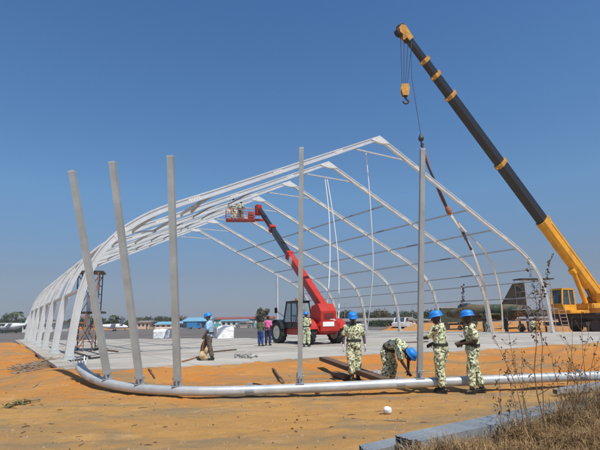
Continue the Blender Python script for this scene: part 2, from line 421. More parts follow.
# ------------------------------------------------------------------ the hangar frame
hang = empty('hangar_frame', F0, TH, 'long arched white aluminium hangar skeleton of seven portal arches on concrete slab', 'hangar frame')
HALF = [(0, 0), (.10, 1.16), (.30, 2.7), (.72, 3.98), (1.32, 4.92), (2.10, 5.68), (3.45, 6.55), (5.9, 7.66), (8.7, 8.94), (12.9, 10.86), (SPAN/2, 12.82)]
HC = catmull([V((x, 0, z)) for x, z in HALF[:9]], 4) + [V((x, 0, z)) for x, z in HALF[9:]]
FULL = HC + [V((SPAN - p.x, 0, p.z)) for p in HC[:-1][::-1]]
def prof_at(s):
    for k in range(len(HC) - 1):
        if HC[k].x <= s <= HC[k+1].x:
            t = (s - HC[k].x)/max(1e-6, HC[k+1].x - HC[k].x); return HC[k].lerp(HC[k+1], t), (HC[k+1] - HC[k]).normalized()
def arch_mb(dep=.30, w=.17):
    mb = MB(); rings = []
    for k, p in enumerate(FULL):
        if p.x == SPAN/2: nrm, sc_ = V((0, 0, 1)), 1.08
        else:
            d = (FULL[min(k+1, len(FULL)-1)] - FULL[max(k-1, 0)]).normalized(); nrm = V((-d.z, 0, d.x)); sc_ = 1
        o, i = p, p - nrm*dep*sc_
        m1, m2 = p - nrm*.07, p - nrm*(dep*sc_ - .07)
        y = V((0, w/2, 0)); y2 = V((0, w/2 - .03, 0))
        # keder grooves: lips at both edges, recessed web
        rings.append([o - y, o + y, m1 + y, m1 + y2, m2 + y2, m2 + y, i + y, i - y, m2 - y, m2 - y2, m1 - y2, m1 - y])
    mb.loft(rings, False); return mb
arch0 = arch_mb().build('arch', alu, hang, world=False)
def splice(s, side):
    p, d = prof_at(s); nrm = V((-d.z, 0, d.x))
    if side: p = V((SPAN - p.x, 0, p.z)); d = V((-d.x, 0, d.z)); nrm = V((-nrm.x, 0, nrm.z))
    c = p - nrm*.16; mb = MB()
    rot = Matrix((d, V((0, 1, 0)), nrm)).transposed()
    mb.box(c, (.62, .145, .19), rot); 
    for q in (-.22, -.08, .08, .22): mb.cyl(c + d*q - V((0, .092, 0)), c + d*q + V((0, .092, 0)), .022, 8)
    return mb
for side in (0, 1):
    for s in (1.7, 5.0, 9.6, 13.8): splice(s, side).build('splice_plate', splice_m, arch0, world=False)
    x = SPAN if side else 0; sg = -1 if side else 1
    mb = MB(); mb.box((x + sg*.17, 0, .015), (.56, .36, .04)); mb.box((x + sg*.17, 0, .10), (.38, .20, .16))
    for a in (-.22, .22):
        for b in (-.14, .14): mb.cyl((x + sg*.17 + a, b, .03), (x + sg*.17 + a, b, .11), .025, 6)
    mb.build('base_plate', galv, arch0, world=False)
mb = MB(); mb.prism([(-.7, -.3), (0, .02), (.7, -.3), (.7, -.40), (0, -.5), (-.7, -.40)], .20, Matrix.Translation((SPAN/2, 0, 12.82 - .03)) @ Matrix.Rotation(R(90), 4, 'X'))
mb.build('ridge_plate', splice_m, arch0, world=False)
arches = [arch0]
for i in range(1, 7):
    a = copy_tree(arch0, hang); a.location = (0, BAY*i, 0); arches.append(a)
# collar ties
ct = MB(); ct.beam((15.0, 0, 11.55), (SPAN - 15.0, 0, 11.55), .07, .09)
tie0 = ct.build('collar_tie', galv, hang, world=False)
for i in range(1, 7):
    c = tie0.copy(); col.objects.link(c); c.location = (0, BAY*i, 0)
# purlins: each bay, each side
PUR = [(.33, 2.9), (.78, 4.1), (1.42, 5.0), (3.5, None), (6.2, None), (8.9, None), (11.63, None)]
pm = MB(); pm.beam((0, .1, 0), (0, BAY - .1, 0), .075, .11); pme = pm.data('purlin'); pme.materials.append(steel)
bigm = MB(); bigm.beam((0, .1, 0), (0, BAY - .1, 0), .09, .16); bme = bigm.data('purlin_large'); bme.materials.append(galv)
for i in range(6):
    for side in (0, 1):
        for (s, z) in PUR:
            if side == 0 and (s in (8.9, 11.63)) and i < 1: continue
            if i == 0 and side == 1 and s in (11.63,): continue
            if side == 0 and s == .78: continue
            p, d = prof_at(s); nrm = V((-d.z, 0, d.x)); c = p - nrm*.16
            x = SPAN - c.x if side else c.x
            o = bpy.data.objects.new('purlin', bme if (side == 0 and s < 7) else pme); col.objects.link(o); o.parent = hang
            o.location = (x, BAY*i, c.z)
            sl = math.atan2(d.z, d.x); o.rotation_euler = (0, sl if side else -sl, 0)
# diagonal braces
def brace(i, s1, s2, side=0, mat=steel, w=.085):
    p, d = prof_at(s1); q, e = prof_at(s2)
    f = lambda t: SPAN - t if side else t
    mb = MB(); mb.beam((f(p.x), BAY*i + .1, p.z - .2), (f(q.x), BAY*(i+1) - .1, q.z - .2), w, w)
    mb.build('brace', mat, hang, world=False)
brace(0, 5.7, 6.9, 0, plate_grey, .15); brace(1, 3.4, 6.2, 0, plate_grey, .12); brace(3, 9, 12.4, 0, galv, .12); brace(0, 1.5, 2.9, 0, plate_grey, .14)
brace(4, 6.2, 9, 0, galv, .1); brace(2, 11.6, 14.4, 0, plate_grey, .12)
# one rear gable post
p, d = prof_at(5.75)
mb = MB(); mb.beam((SPAN - 5.75, BAY*6, .02), (SPAN - 5.75, BAY*6, p.z - .35), .2, .2); mb.build('gable_post', alu, hang, world=False)
# white rod hanging beside the first arch
A = D(89, 296, 26); B = D(87, 340, 26)
mb = MB(); mb.cyl(A, B, .11, 10); mb.build('hanging_strut', alu, hang)

# ------------------------------------------------------------------ the gable arch lying on the ground with its posts
TUBE = [G(80, 366.5, .50), G(84, 372, .38), G(92, 377.5, .27), G(105, 382.6, .18), G(120, 386, .14), G(140, 388.6, .12), G(165, 390.2, .12), G(200, 391.3, .12),
        G(250, 390.3, .12), G(300, 388.3, .14), G(350, 386, .16), G(400, 383.6, .18), G(450, 381.6, .20), G(500, 379.6, .21), G(550, 377.4, .22), G(600, 375.6, .22)]
TUBE += [TUBE[-1] + (TUBE[-1] - TUBE[-2])*k for k in (1, 2, 3)]
TC = catmull(TUBE, 5)
gab = empty('gable_frame', TUBE[3].copy(), 0, 'fallen silver gable arch lying along the sand with five leaning grey posts', 'gable frame')
mb = MB(); rings = []
for k, p in enumerate(TC):
    d = (TC[min(k+1, len(TC)-1)] - TC[max(k-1, 0)]).normalized(); s, u = frame_of(d)
    rings.append([p + s*(.125*math.copysign(abs(math.cos(t))**.75, math.cos(t))) + u*(.10*math.copysign(abs(math.sin(t))**.75, math.sin(t))) for t in [2*math.pi*(j + .5)/20 for j in range(20)]])
mb.loft(rings, True)
tube = mb.build('arch_tube', galv, gab)
d0 = (TC[0] - TC[2]).normalized(); s0, u0 = frame_of(d0)
for j in range(7):
    t = math.pi*(j/6); q = TC[0] + s0*(.13*math.cos(t)) + u0*(.10*math.sin(t))
    fin = MB(); fin.beam(q - d0*.05, q + d0*.05 + (s0*math.cos(t)*.5 + V((0, 0, 1)))*.17, .035, .02, taper=.6); fin.build('end_prong', galv, tube)
for px in (103, 250, 388, 560):                    # sleeves clamped on the tube
    p = min(TC, key=lambda q: abs(300 + 465*q.x/q.y - px)); k = TC.index(p)
    d = (TC[k+1] - TC[k-1]).normalized(); s, u = frame_of(d)
    m2 = MB(); m2.loft([[p + d*e + s*(.133*math.cos(t)) + u*(.108*math.sin(t)) for t in [2*math.pi*j/20 for j in range(20)]] for e in (-.1, .1)], True)
    m2.box(p + u*.125, (.10, .08, .05)); m2.build('sleeve', plate_grey, tube)
for (bx, by, tx, ty, dep, lab) in ((108, 378, 72, 172, 0, 1), (142, 384, 112.5, 163, 0, 0), (181, 386.5, 170.5, 157, 0, 0), (299, 385, 301.5, 149, 0, 0), (418.5, 381, 422.5, 150, 0, 0)):
    k = min(range(len(TC)), key=lambda q: abs((D(bx, by, 12) - V((0, 0, CAMH))).x/12 - TC[q].x/TC[q].y)); p = TC[k]
    B = D(bx, by, p.y + .05); T = D(tx, ty, p.y - .45)
    B = p + V((0, 0, .10)); 
    po = MB(); dd = (T - B).normalized(); s, u = frame_of(dd, V((0, -1, 0)))
    w, v_ = (.072 if bx < 200 else .052), .075; q = [(-w, -v_), (-.03, -v_), (-.025, -v_ + .015), (.025, -v_ + .015), (.03, -v_), (w, -v_), (w, v_), (-w, v_)]
    po.loft([[c + s*x + u*y for x, y in q] for c in (B + dd*.12, T)], False)
    post = po.build('post', post_grey, gab)
    ec = MB(); ec.beam(T - dd*.02, T + dd*.025, w*2 + .004, v_*2 + .004, V((0, -1, 0))); ec.build('end_cap', galv, post)
    hb = MB(); hb.beam(B - dd*.03, B + dd*.24, w*2 + .04, .03, u); hb.beam(B - dd*.02, B + dd*.18, .03, .20, u); hb.box(B, (w*2 + .08, .20, .02)); hb.cyl(B + dd*.16 - s*(w + .04), B + dd*.16 + s*(w + .04), .018, 8)
    hb.build('hinge', plate_grey, post)

# ------------------------------------------------------------------ people
def remesh(mb, name, mat, voxel, parent=None, disp=0.0, dsc=9.0, smooth=2):
    me = mb.data('raw'); tmp = bpy.data.objects.new('raw', me); col.objects.link(tmp)
    m = tmp.modifiers.new('r', 'REMESH'); m.mode = 'VOXEL'; m.voxel_size = voxel
    if smooth:
        s = tmp.modifiers.new('s', 'SMOOTH'); s.iterations = smooth; s.factor = .5
    dg = bpy.context.evaluated_depsgraph_get(); dg.update()
    out = bpy.data.meshes.new_from_object(tmp.evaluated_get(dg))
    bpy.data.objects.remove(tmp); bpy.data.meshes.remove(me)
    if disp:
        nr = [v.normal.copy() for v in out.vertices]; off = V((random.random()*9, random.random()*9, 0))
        for v, n in zip(out.vertices, nr):
            p = v.co
            q = noise.noise(V((p.x*dsc, p.y*dsc, p.z*dsc*.75)) + off) + .5*noise.noise(V((p.x*dsc*2.3, p.y*dsc*2.3, p.z*dsc*2.8)) + off)
            v.co += n*q*disp
    out.polygons.foreach_set('use_smooth', [True]*len(out.polygons)); out.name = name; out.materials.clear(); out.materials.append(mat)
    o = bpy.data.objects.new(name, out); col.objects.link(o)
    if parent is not None: o.parent = parent
    return o
def ellring(c, L, Fw, hw, hd, n=16):
    return [c + L*(hw*math.copysign(abs(math.cos(t))**.85, math.cos(t))) + Fw*(hd*math.sin(t)) for t in [2*math.pi*j/n for j in range(n)]]
def torso(mb, sp, ws, L=V((0, 1, 0))):
    rings = []; P = catmull([V(p) for p in sp], 3); m = len(P)
    for k, p in enumerate(P):
        d = (P[min(k+1, m-1)] - P[max(k-1, 0)]).normalized(); t = k/(m-1)*(len(ws)-1); i = min(int(t), len(ws)-2); f = t - i
        hw = ws[i][0]*(1-f) + ws[i+1][0]*f; hd = ws[i][1]*(1-f) + ws[i+1][1]*f
        l = (L - d*L.dot(d)).normalized(); rings.append(ellring(p, l, l.cross(d), hw, hd))
    mb.loft(rings, True)
def hand(mb, w, d, nrm, curl, thumb):
    w, d, nrm = V(w), V(d).normalized(), V(nrm); nrm = (nrm - d*nrm.dot(d)).normalized(); s = d.cross(nrm)*thumb   # s points to the thumb side
    mb.loft([[w + d*t + s*(a*hw) + nrm*(b*.014) for a, b in ((-1, -.6), (-.5, -1), (.5, -1), (1, -.6), (1, .6), (.5, 1), (-.5, 1), (-1, .6))] for t, hw in ((-.02, .024), (.02, .034), (.06, .041), (.09, .039))], True)
    for k, (o, ln) in enumerate(((.030, .072), (.010, .082), (-.011, .076), (-.031, .060))):
        p = w + d*.085 + s*o; a = curl*(.8 + .12*k); q = d
        for j, f in enumerate((.45, .32, .25)):
            ang = a*(.35 if j == 0 else .75); q = (q*math.cos(ang) + nrm*math.sin(ang)).normalized()
            e = p + q*ln*f; mb.seg(p, e, .0098 - .001*j, .0092 - .001*j, 7); p = e
    b = w + d*.025 + s*.032; e = b + (d*.55 + s*.75 + nrm*.35).normalized()*.042; mb.seg(b, e, .013, .011, 7)
    mb.seg(e, e + (d*.85 + s*.15 + nrm*(.3 + curl*.4)).normalized()*.036, .011, .009, 7)
STAND = dict(spine=[(0, 0, .93), (0, 0, 1.10), (.015, 0, 1.30), (0, 0, 1.43), (.01, 0, 1.49)],
             sh=[(0, .185, 1.40), (0, -.185, 1.40)], el=[(-.03, .255, 1.12), (-.03, -.255, 1.12)], wr=[(.05, .27, .87), (.05, -.27, .87)],
             hip=[(0, .095, .92), (0, -.095, .92)], kn=[(.03, .115, .50), (.03, -.115, .50)], an=[(-.02, .125, .10), (-.02, -.125, .10)],
             toe=[(1, .2, 0), (1, -.2, 0)], head=(.03, 0, 1.62), look=(1, 0, -.08), curl=.7, palm=[(0, -1, 0), (0, 1, 0)])
def posed(**k): p = dict(STAND); p.update(k); return p
def person(label, loc, heading, pose, shirt, trousers, helmet=helmet_blue, sk=skin, sleeve='short', gloves=None, detail=2, scale=1.0, group=None, pouch=None, belt=True):
    vx = (.016, .011, .0078)[detail]; P = {k: v for k, v in pose.items()}
    hd = V(P['head']); f = V(P['look']).normalized(); nk = V(P['spine'][-1]); up0 = (hd - nk).normalized()
    l = V((0, 0, 1)).cross(f) if abs(f.z) < .8 else up0.cross(f); l = l.normalized(); u = f.cross(l).normalized()
    MR = Matrix((f, l, u)).transposed()
    b = MB()
    torso(b, P['spine'], [(.145, .10), (.125, .092), (.155, .105), (.13, .085), (.058, .058)])
    b.seg(nk - up0*.06, hd - u*.02, .058, .056, 12)
    b.ell(hd + u*.015, (.098, .077, .112), MR, 16, 12); b.ell(hd + f*.028 - u*.068, (.066, .056, .055), MR)
    b.seg(hd + f*.093 + u*.015, hd + f*.112 - u*.025, .010, .016, 8)
    b.ell(hd + f*.088 - u*.068, (.014, .026, .011), MR, 8, 6)
    for sg in (1, -1): b.ell(hd + l*(.078*sg) - f*.008 - u*.01, (.020, .010, .032), MR, 8, 6)
    ank = [V(a) for a in P['an']]
    for k in (0, 1):
        s, e, w = V(P['sh'][k]), V(P['el'][k]), V(P['wr'][k])
        b.seg(s, e, .052, .040); b.seg(e, w, .041, .027)
        b.seg(V(P['spine'][2]).lerp(s, .4), s, .07, .055)
        if gloves is None and detail: hand(b, w, (w - e).normalized()*.8 + V((0, 0, -.2)), P['palm'][k], P['curl'], 1 if k == 0 else -1)
        elif gloves is None: b.ell(w + (w - e).normalized()*.06, (.04, .03, .06))
        h, n, a = V(P['hip'][k]), V(P['kn'][k]), ank[k]
        b.seg(h, n, .082, .055); b.seg(n, a, .055, .040); b.seg(a, a + V(P['toe'][k]).normalized()*.11 - V((0, 0, .055)), .036, .028)
    body = remesh(b, 'person', sk, vx); body.location = loc; body.rotation_euler = (0, 0, R(heading)); body.scale = (scale,)*3
    tag(body, label, 'person', group)
    t = MB(); sp = [V(p) for p in P['spine']]
    torso(t, [sp[0] + (sp[0] - sp[1])*.25] + sp[:4] + [sp[4].lerp(sp[3], .35)], [(.200, .150), (.196, .146), (.182, .138), (.205, .145), (.178, .116), (.082, .078)])
    for k in (0, 1):
        s, e, w = V(P['sh'][k]), V(P['el'][k]), V(P['wr'][k]); t.seg(V(P['spine'][2]).lerp(s, .45) + V((0, 0, .02)), s, .085, .078)
        if sleeve == 'long': t.seg(s, e, .075, .062); t.seg(e, e.lerp(w, .82), .062, .048)
        else: t.seg(s, s.lerp(e, .78), .076, .074)
    for p in (sp[2], sp[2].lerp(sp[1], .2)):       # chest pockets
        for sg in (-1, 1): t.ell(p + V((.118, .085*sg, -.01)), (.022, .05, .06)) if abs(sp[2].x) < .08 else None
    remesh(t, 'shirt', shirt, vx*1.2, body, .021, 9)
    q = MB(); torso(q, [sp[0] - (sp[1] - sp[0])*.6, sp[0], sp[0].lerp(sp[1], .55)], [(.145, .118), (.190, .146), (.175, .132)])
    for k in (0, 1):
        h, n, a = V(P['hip'][k]), V(P['kn'][k]), ank[k]; q.seg(h, n, .120, .096, 12); q.seg(n, a.lerp(n, .22), .096, .086, 12)
        if shirt in (camo_pale, camo_dark): q.ell(h.lerp(n, .62) + V((0, .085 if k == 0 else -.085, 0)), (.07, .04, .09))
    remesh(q, 'trousers', trousers, vx*1.2, body, .022, 8)
    for k in (0, 1):
        a = ank[k]; td = V(P['toe'][k]).normalized(); n = V(P['kn'][k]); g = MB()
        g.seg(a.lerp(n, .38), a, .060, .052, 12); g.seg(a - V((0, 0, .03)) - td*.045, a + td*.13 - V((0, 0, .055)), .050, .042, 12)
        g.box(a + td*.045 - V((0, 0, .088)), (.235, .085, .02), Matrix.Rotation(math.atan2(td.y, td.x), 3, 'Z'))
        remesh(g, 'boot', boot_black, vx*1.2, body)
        if gloves is not None:
            g = MB(); e, w = V(P['el'][k]), V(P['wr'][k]); hand(g, w, w - e, P['palm'][k], P['curl'], 1 if k == 0 else -1); g.seg(w.lerp(e, .15), w, .036, .032)
            remesh(g, 'glove', gloves, .0075, body)
    if belt:
        bl = MB(); d = (sp[1] - sp[0]).normalized(); c = sp[0].lerp(sp[1], .62); L = V((0, 1, 0)); W = L.cross(d)
        bl.loft([ellring(c + d*e, L, W, .203*m, .155*m, 20) for e, m in ((-.03, 1), (.03, 1))], True); bl.box(c + W*-.155 if W.x < 0 else c + W*.155, (.02, .07, .055))
        bl.build('belt', belt_m, body, world=False)
    if pouch is not None:
        pc = MB(); pc.rbox(pouch, (.10, .16, .20), .03); pc.build('pouch', camo_pale, body, world=False)
    if detail == 2:
        for sg in (1, -1):
            ey = MB(); ey.ell(hd + f*.083 + l*(.031*sg) + u*.012, (.011, .013, .008), MR, 8, 6); ey.build('eye', eye_white, body, world=False)
    hm = MB()
    if helmet is not None:
        rings = []; c = hd + u*.070 - f*.012
        for zz, m, out in ((-.045, 1.00, .0), (-.052, 1.12, .0), (-.044, 1.16, 0), (-.028, 1.06, 0), (.0, 1.02, 0), (.04, .99, 0), (.078, .91, 0), (.106, .74, 0), (.124, .5, 0), (.132, .22, 0), (.1335, .03, 0)):
            rings.append([c + u*(zz*.80 - (.012 if m > 1.1 and math.cos(t) > .6 else 0)) + f*(.145*m*math.cos(t)*(1.10 if m > 1.05 and math.cos(t) > .3 else 1)) + l*(.125*m*math.sin(t)) for t in [2*math.pi*j/24 for j in range(24)]])
        hm.loft(rings, True); ho = hm.build('helmet', helmet, body, world=False)
        if detail == 2:
            st = MB(); st.tube([hd + l*.085 + u*.0, hd + l*.07 - u*.08 + f*.02, hd + f*.05 - u*.125, hd - l*.07 - u*.08 + f*.02, hd - l*.085], .007, 6); st.build('chin_strap', belt_m, ho, world=False)
    else:
        hm.ell(hd + u*.035 - f*.012, (.106, .086, .105), MR, 14, 8); hm.build('hair', hairm, body, world=False)
    return body
def gz(p): return V((p.x, p.y, ground_h(p.x, p.y)))
GRP = 'soldiers in pale camouflage and blue helmets'
person('soldier in pale camouflage facing the camera beside brown beams, arms hanging in pale gloves', gz(D(355, 372, 13.0)), -96,
       posed(head=(.04, 0, 1.615), look=(1, .12, -.28), wr=[(.06, .30, .88), (.06, -.29, .88)], el=[(-.03, .275, 1.13), (-.03, -.27, 1.13)], an=[(-.02, .075, .10), (.05, -.085, .10)], kn=[(.02, .085, .5), (.05, -.095, .5)]),
       camo_pale, camo_pale, gloves=glove_m, group=GRP)
person('soldier in pale camouflage bending double over the silver tube with head down', gz(D(390.5, 372, 12.05)), -42,
       posed(spine=[(-.06, 0, .80), (.05, 0, .95), (.27, 0, .98), (.41, 0, .88), (.47, 0, .83)], sh=[(.36, .185, .88), (.36, -.185, .88)], el=[(.40, .21, .60), (.45, -.20, .60)], wr=[(.42, .14, .37), (.56, -.12, .37)],
             hip=[(-.06, .095, .80), (-.06, -.095, .80)], kn=[(.03, .12, .45), (-.02, -.12, .45)], an=[(-.06, .14, .10), (-.12, -.13, .10)], head=(.58, 0, .72), look=(.62, 0, -.78), curl=1.1),
       camo_pale, camo_pale, group=GRP)
person('soldier seen from behind holding the rightmost grey post with his outstretched hand', gz(D(443.5, 385, 10.72)), 140,
       posed(look=(.9, .35, -.2), head=(.05, .01, 1.61), el=[(.18, .235, 1.19), (.06, -.27, 1.14)], wr=[(.47, .06, 1.17), (.30, -.22, 1.04)], an=[(-.03, .07, .10), (.10, -.05, .10)], kn=[(.03, .085, .5), (.08, -.08, .5)], curl=1.3),
       camo_pale, camo_pale, pouch=(-.02, -.2, .86), group=GRP)
person('soldier standing sideways right of the posts, forearms held out before his belly', gz(D(475.5, 385, 10.68)), 174,
       posed(look=(.8, -.55, -.12), head=(.05, -.01, 1.62), spine=[(0, 0, .93), (-.02, 0, 1.10), (-.005, 0, 1.30), (0, 0, 1.43), (.012, 0, 1.49)], el=[(-.04, .26, 1.13), (.0, -.26, 1.13)], wr=[(.24, .16, 1.06), (.26, -.1, 1.08)],
             an=[(.10, .10, .10), (-.16, -.10, .10)], kn=[(.09, .11, .5), (-.04, -.11, .5)], toe=[(1, .25, 0), (1, -.1, 0)], curl=1.1, palm=[(0, -1, .2), (0, 1, .2)]),
       camo_pale, camo_pale, group=GRP)
person('man in light blue shirt and blue hard hat striding across the slab pulling a hose', D(209, 352, 17.55).to_2d().to_3d() + V((0, 0, SLABZ)), 176,
       posed(spine=[(0, 0, .90), (.0, 0, 1.07), (.0, 0, 1.27), (.01, 0, 1.40), (.03, 0, 1.46)], head=(.06, 0, 1.58), sh=[(.01, .18, 1.36), (.01, -.18, 1.36)], el=[(.0, .23, 1.09), (.03, -.23, 1.09)], wr=[(.17, .17, .88), (.2, -.12, .88)],
             hip=[(0, .09, .90), (0, -.09, .90)], kn=[(-.05, .10, .48), (.24, -.10, .52)], an=[(-.16, .11, .10), (.34, -.11, .10)], look=(1, 0, -.35), curl=1.3),
       shirt_blue, pants_brown, sk=skin_mid, detail=1, scale=.97)
person('person in a pink shirt and navy trousers with back turned beside the red telehandler', D(268, 345, 27.0).to_2d().to_3d() + V((0, 0, SLABZ)), 70,
       posed(el=[(.0, .25, 1.13), (-.02, -.25, 1.13)], wr=[(.17, .12, 1.0), (.12, -.2, .95)]), shirt_pink, pants_navy, helmet=None, detail=1, scale=.94)
person('short person in olive top and bright blue trousers next to the one in pink', D(260.5, 345, 26.6).to_2d().to_3d() + V((0, 0, SLABZ)), 60,
       posed(wr=[(.2, .1, 1.02), (.2, -.1, 1.02)], el=[(.02, .25, 1.13), (.02, -.25, 1.13)], an=[(-.02, .09, .10), (-.02, -.17, .10)]), shirt_olive, pants_blue, helmet=None, detail=1, scale=.86, belt=False)
person('soldier in blue helmet standing against the front wheel side of the red telehandler', D(306.5, 346, 24.9).to_2d().to_3d() + V((0, 0, SLABZ)), 75,
       posed(wr=[(.22, .14, 1.0), (.2, -.16, 1.0)], el=[(.0, .26, 1.13), (.0, -.26, 1.13)]), camo_pale, camo_pale, detail=1, group=GRP)
person('soldier in dark camouflage standing far behind on the slab toward the jet', D(485.5, 332, 43.5).to_2d().to_3d() + V((0, 0, .25)), 200,
       posed(wr=[(.25, .1, 1.1), (.2, -.1, 1.1)]), camo_dark, camo_dark, helmet=None, detail=0, scale=1.02)
person('dark clothed worker standing left of the jet tail', D(507, 332, 45).to_2d().to_3d(), 10, posed(), pants_navy, belt_m, helmet=None, detail=0)
person('stooping worker in pale camouflage in front of the jet tail', D(533, 334, 41.5).to_2d().to_3d(), 30,
       posed(spine=[(-.06, 0, .70), (.02, 0, .88), (.14, 0, 1.02), (.24, 0, 1.10), (.29, 0, 1.13)], sh=[(.2, .18, 1.06), (.2, -.18, 1.06)], el=[(.3, .2, .82), (.3, -.2, .82)], wr=[(.45, .12, .7), (.45, -.1, .7)], hip=[(-.06, .09, .7), (-.06, -.09, .7)],
             kn=[(.18, .12, .45), (.16, -.12, .45)], an=[(-.02, .13, .1), (-.05, -.12, .1)], head=(.39, 0, 1.24), look=(.9, 0, -.4)), camo_pale, camo_pale, helmet=None, detail=0)
person('worker in a light blue shirt standing between the stooping worker and the jet', D(529.5, 334, 43.2).to_2d().to_3d(), 150, posed(), shirt_blue, pants_navy, helmet=None, detail=0, scale=.96)
person('dark figure crouched low at the foot of the scaffold near the jet', D(523.5, 335, 42).to_2d().to_3d(), 200,
       posed(spine=[(-.1, 0, .48), (-.02, 0, .64), (.08, 0, .80), (.14, 0, .90), (.17, 0, .94)], sh=[(.1, .18, .85), (.1, -.18, .85)], el=[(.3, .2, .62), (.3, -.2, .62)], wr=[(.45, .12, .55), (.45, -.1, .55)], hip=[(-.1, .09, .48), (-.1, -.09, .48)],
             kn=[(.28, .13, .5), (.26, -.13, .45)], an=[(.08, .13, .1), (0, -.12, .1)], head=(.24, 0, 1.06), look=(.9, 0, -.3)), belt_m, belt_m, helmet=None, detail=0)

# hose pulled by the man in blue
hz = [G(182, 361.5, .275), G(190, 359.5, .275), G(196, 357.5, .275), G(201, 354.5, .45), G(204.5, 346, .85)]
hz[-1] = D(204, 340.5, 17.45)
rezero(tag(MB().tube(catmull(hz, 6), .028, 8).build('hose', rust_orange), 'orange brown hose trailing from the hands of the man in light blue', 'hose'), hz[0])
sk_ = MB(); c = G(204.5, 360.5, .25)
for k in range(5): sk_.ell(c + V((random.uniform(-.1, .1), random.uniform(-.1, .1), .09 + .07*k)), (.17 - .025*k, .12 - .015*k, .10))
rezero(tag(remesh(sk_, 'sack', canvas, .02, None, .02, 7), 'crumpled tan sack standing on the slab at the walking man\'s feet', 'sack'), c)

# ------------------------------------------------------------------ wheels
def wheel(parent, c, axis, Rr, w, rim_mat, lugs=0, rimr=.55):
    c, a = V(c), V(axis).normalized()
    mb = MB(); h = w/2; ri = Rr*rimr
    mb.lathe([(ri, -h*.8), (Rr*.86, -h), (Rr*.96, -h*.9), (Rr, -h*.62), (Rr, h*.62), (Rr*.96, h*.9), (Rr*.86, h), (ri, h*.8)], c, a, 28, True, False)
    s, u = frame_of(a)
    for j in range(lugs):
        for sg in (-1, 1):
            t = 2*math.pi*(j + .25*sg)/lugs; r = s*math.cos(t) + u*math.sin(t); q = -s*math.sin(t) + u*math.cos(t)
            p0 = c + r*Rr*.985 + a*(sg*h*.95); p1 = c + r*Rr*1.0 + q*(Rr*.2) + a*(sg*h*.04)
            mb.beam(p0, p1, Rr*.085, Rr*.10, r)
    wo = mb.build('wheel', rubber, parent, world=False)
    rm = MB(); rm.lathe([(.02, -h*.25), (ri*.35, -h*.3), (ri*.5, -h*.12), (ri*.82, -h*.2), (ri*.97, -h*.84), (ri*1.03, -h*.84), (ri*1.03, h*.84), (ri*.97, h*.84), (ri*.86, h*.66), (ri*.5, h*.60), (ri*.35, h*.78), (.02, h*.78)], c, a, 24)
    rm.build('rim', rim_mat, wo, world=False); return wo

# ------------------------------------------------------------------ red telehandler
HDG = math.atan2(.85, -.53)
tel = empty('telehandler', (.28, 28.9, SLABZ), HDG, 'red telehandler on big cream rimmed wheels lifting two workers on its long black boom', 'telehandler')
X = V((1, 0, 0)); Y = V((0, 1, 0)); Z = V((0, 0, 1))
for (x, r) in ((1.62, .66), (-1.62, .66)):
    for y in (1.02, -1.02): wheel(tel, (x, y, r), (0, 1 if y > 0 else -1, 0), r, .46, rim_cream, 16, .60)
ch = MB(); ch.rbox((0, 0, .82), (4.3, .9, .46), .06); ch.rbox((0, .72, .72), (1.65, .5, .40), .06); ch.rbox((0, -.78, .85), (1.9, .62, .72), .1); ch.rbox((2.1, 0, .85), (.5, 1.2, .4), .06)
for x in (1.62, -1.62): ch.cyl((x, -.9, .66), (x, .9, .66), .14, 12)
ch.build('chassis', red, tel, world=False)
rb = MB(); rb.prism([(-2.32, .62), (-1.15, .62), (-1.0, 1.0), (-1.2, 1.45), (-1.4, 2.15), (-2.05, 2.28), (-2.36, 1.85)], 1.08, Matrix.Translation((0, 0, 0)) @ Matrix.Rotation(R(90), 4, 'X'))
rb.rbox((-2.24, 0, .95), (.42, 1.5, .62), .1); 
body = rb.build('rear_body', red, tel, world=False)
pl = MB(); pl.rbox((-2.46, .1, 1.12), (.02, .78, .26), .008); pl.build('number_plate', white, body, world=False)
for z, y, w_ in ((1.46, -.18, .30), (1.40, -.34, .16)):
    dm = MB(); dm.box((-2.452, y, 1.33 + (z - 1.4)*.8), (.006, w_, .035)); dm.build('decal', white, body, world=False)
for y in (.92, -.92):
    lm = MB(); lm.rbox((-2.46, y*.70, 1.12), (.03, .14, .2), .01); lm.build('tail_light', plain('lamp_red_' + str(y), (.5, .02, .01), .3), body, world=False)
gr = MB()
for k in range(6): gr.box((-2.35, 0, 1.42 + .06*k), (.03, .7, .02))
gr.build('grille', soot, body, world=False)
for x in (1.62, -1.62):
    fd = MB(); fd.lathe([(.0, 0)], (0, 0, 0)) if False else None
    for y in (1.02, -1.02):
        rings = []
        for j in range(13):
            t = R(15 + 150*j/12); rings.append([V((x + math.cos(t)*q, y + e, .66 + math.sin(t)*q)) for q, e in ((.74, -.26), (.74, .26), (.77, .26), (.77, -.26))])
        m_ = MB(); m_.loft(rings, False); m_.build('fender', black if x > 0 else red, tel, world=False)
hood = MB(); hood.rbox((.15, -.82, 1.35), (2.1, .66, .45), .12); hood.rbox((1.55, -.1, 1.12), (.9, .7, .28), .08); hood.build('engine_cover', red, tel, world=False)
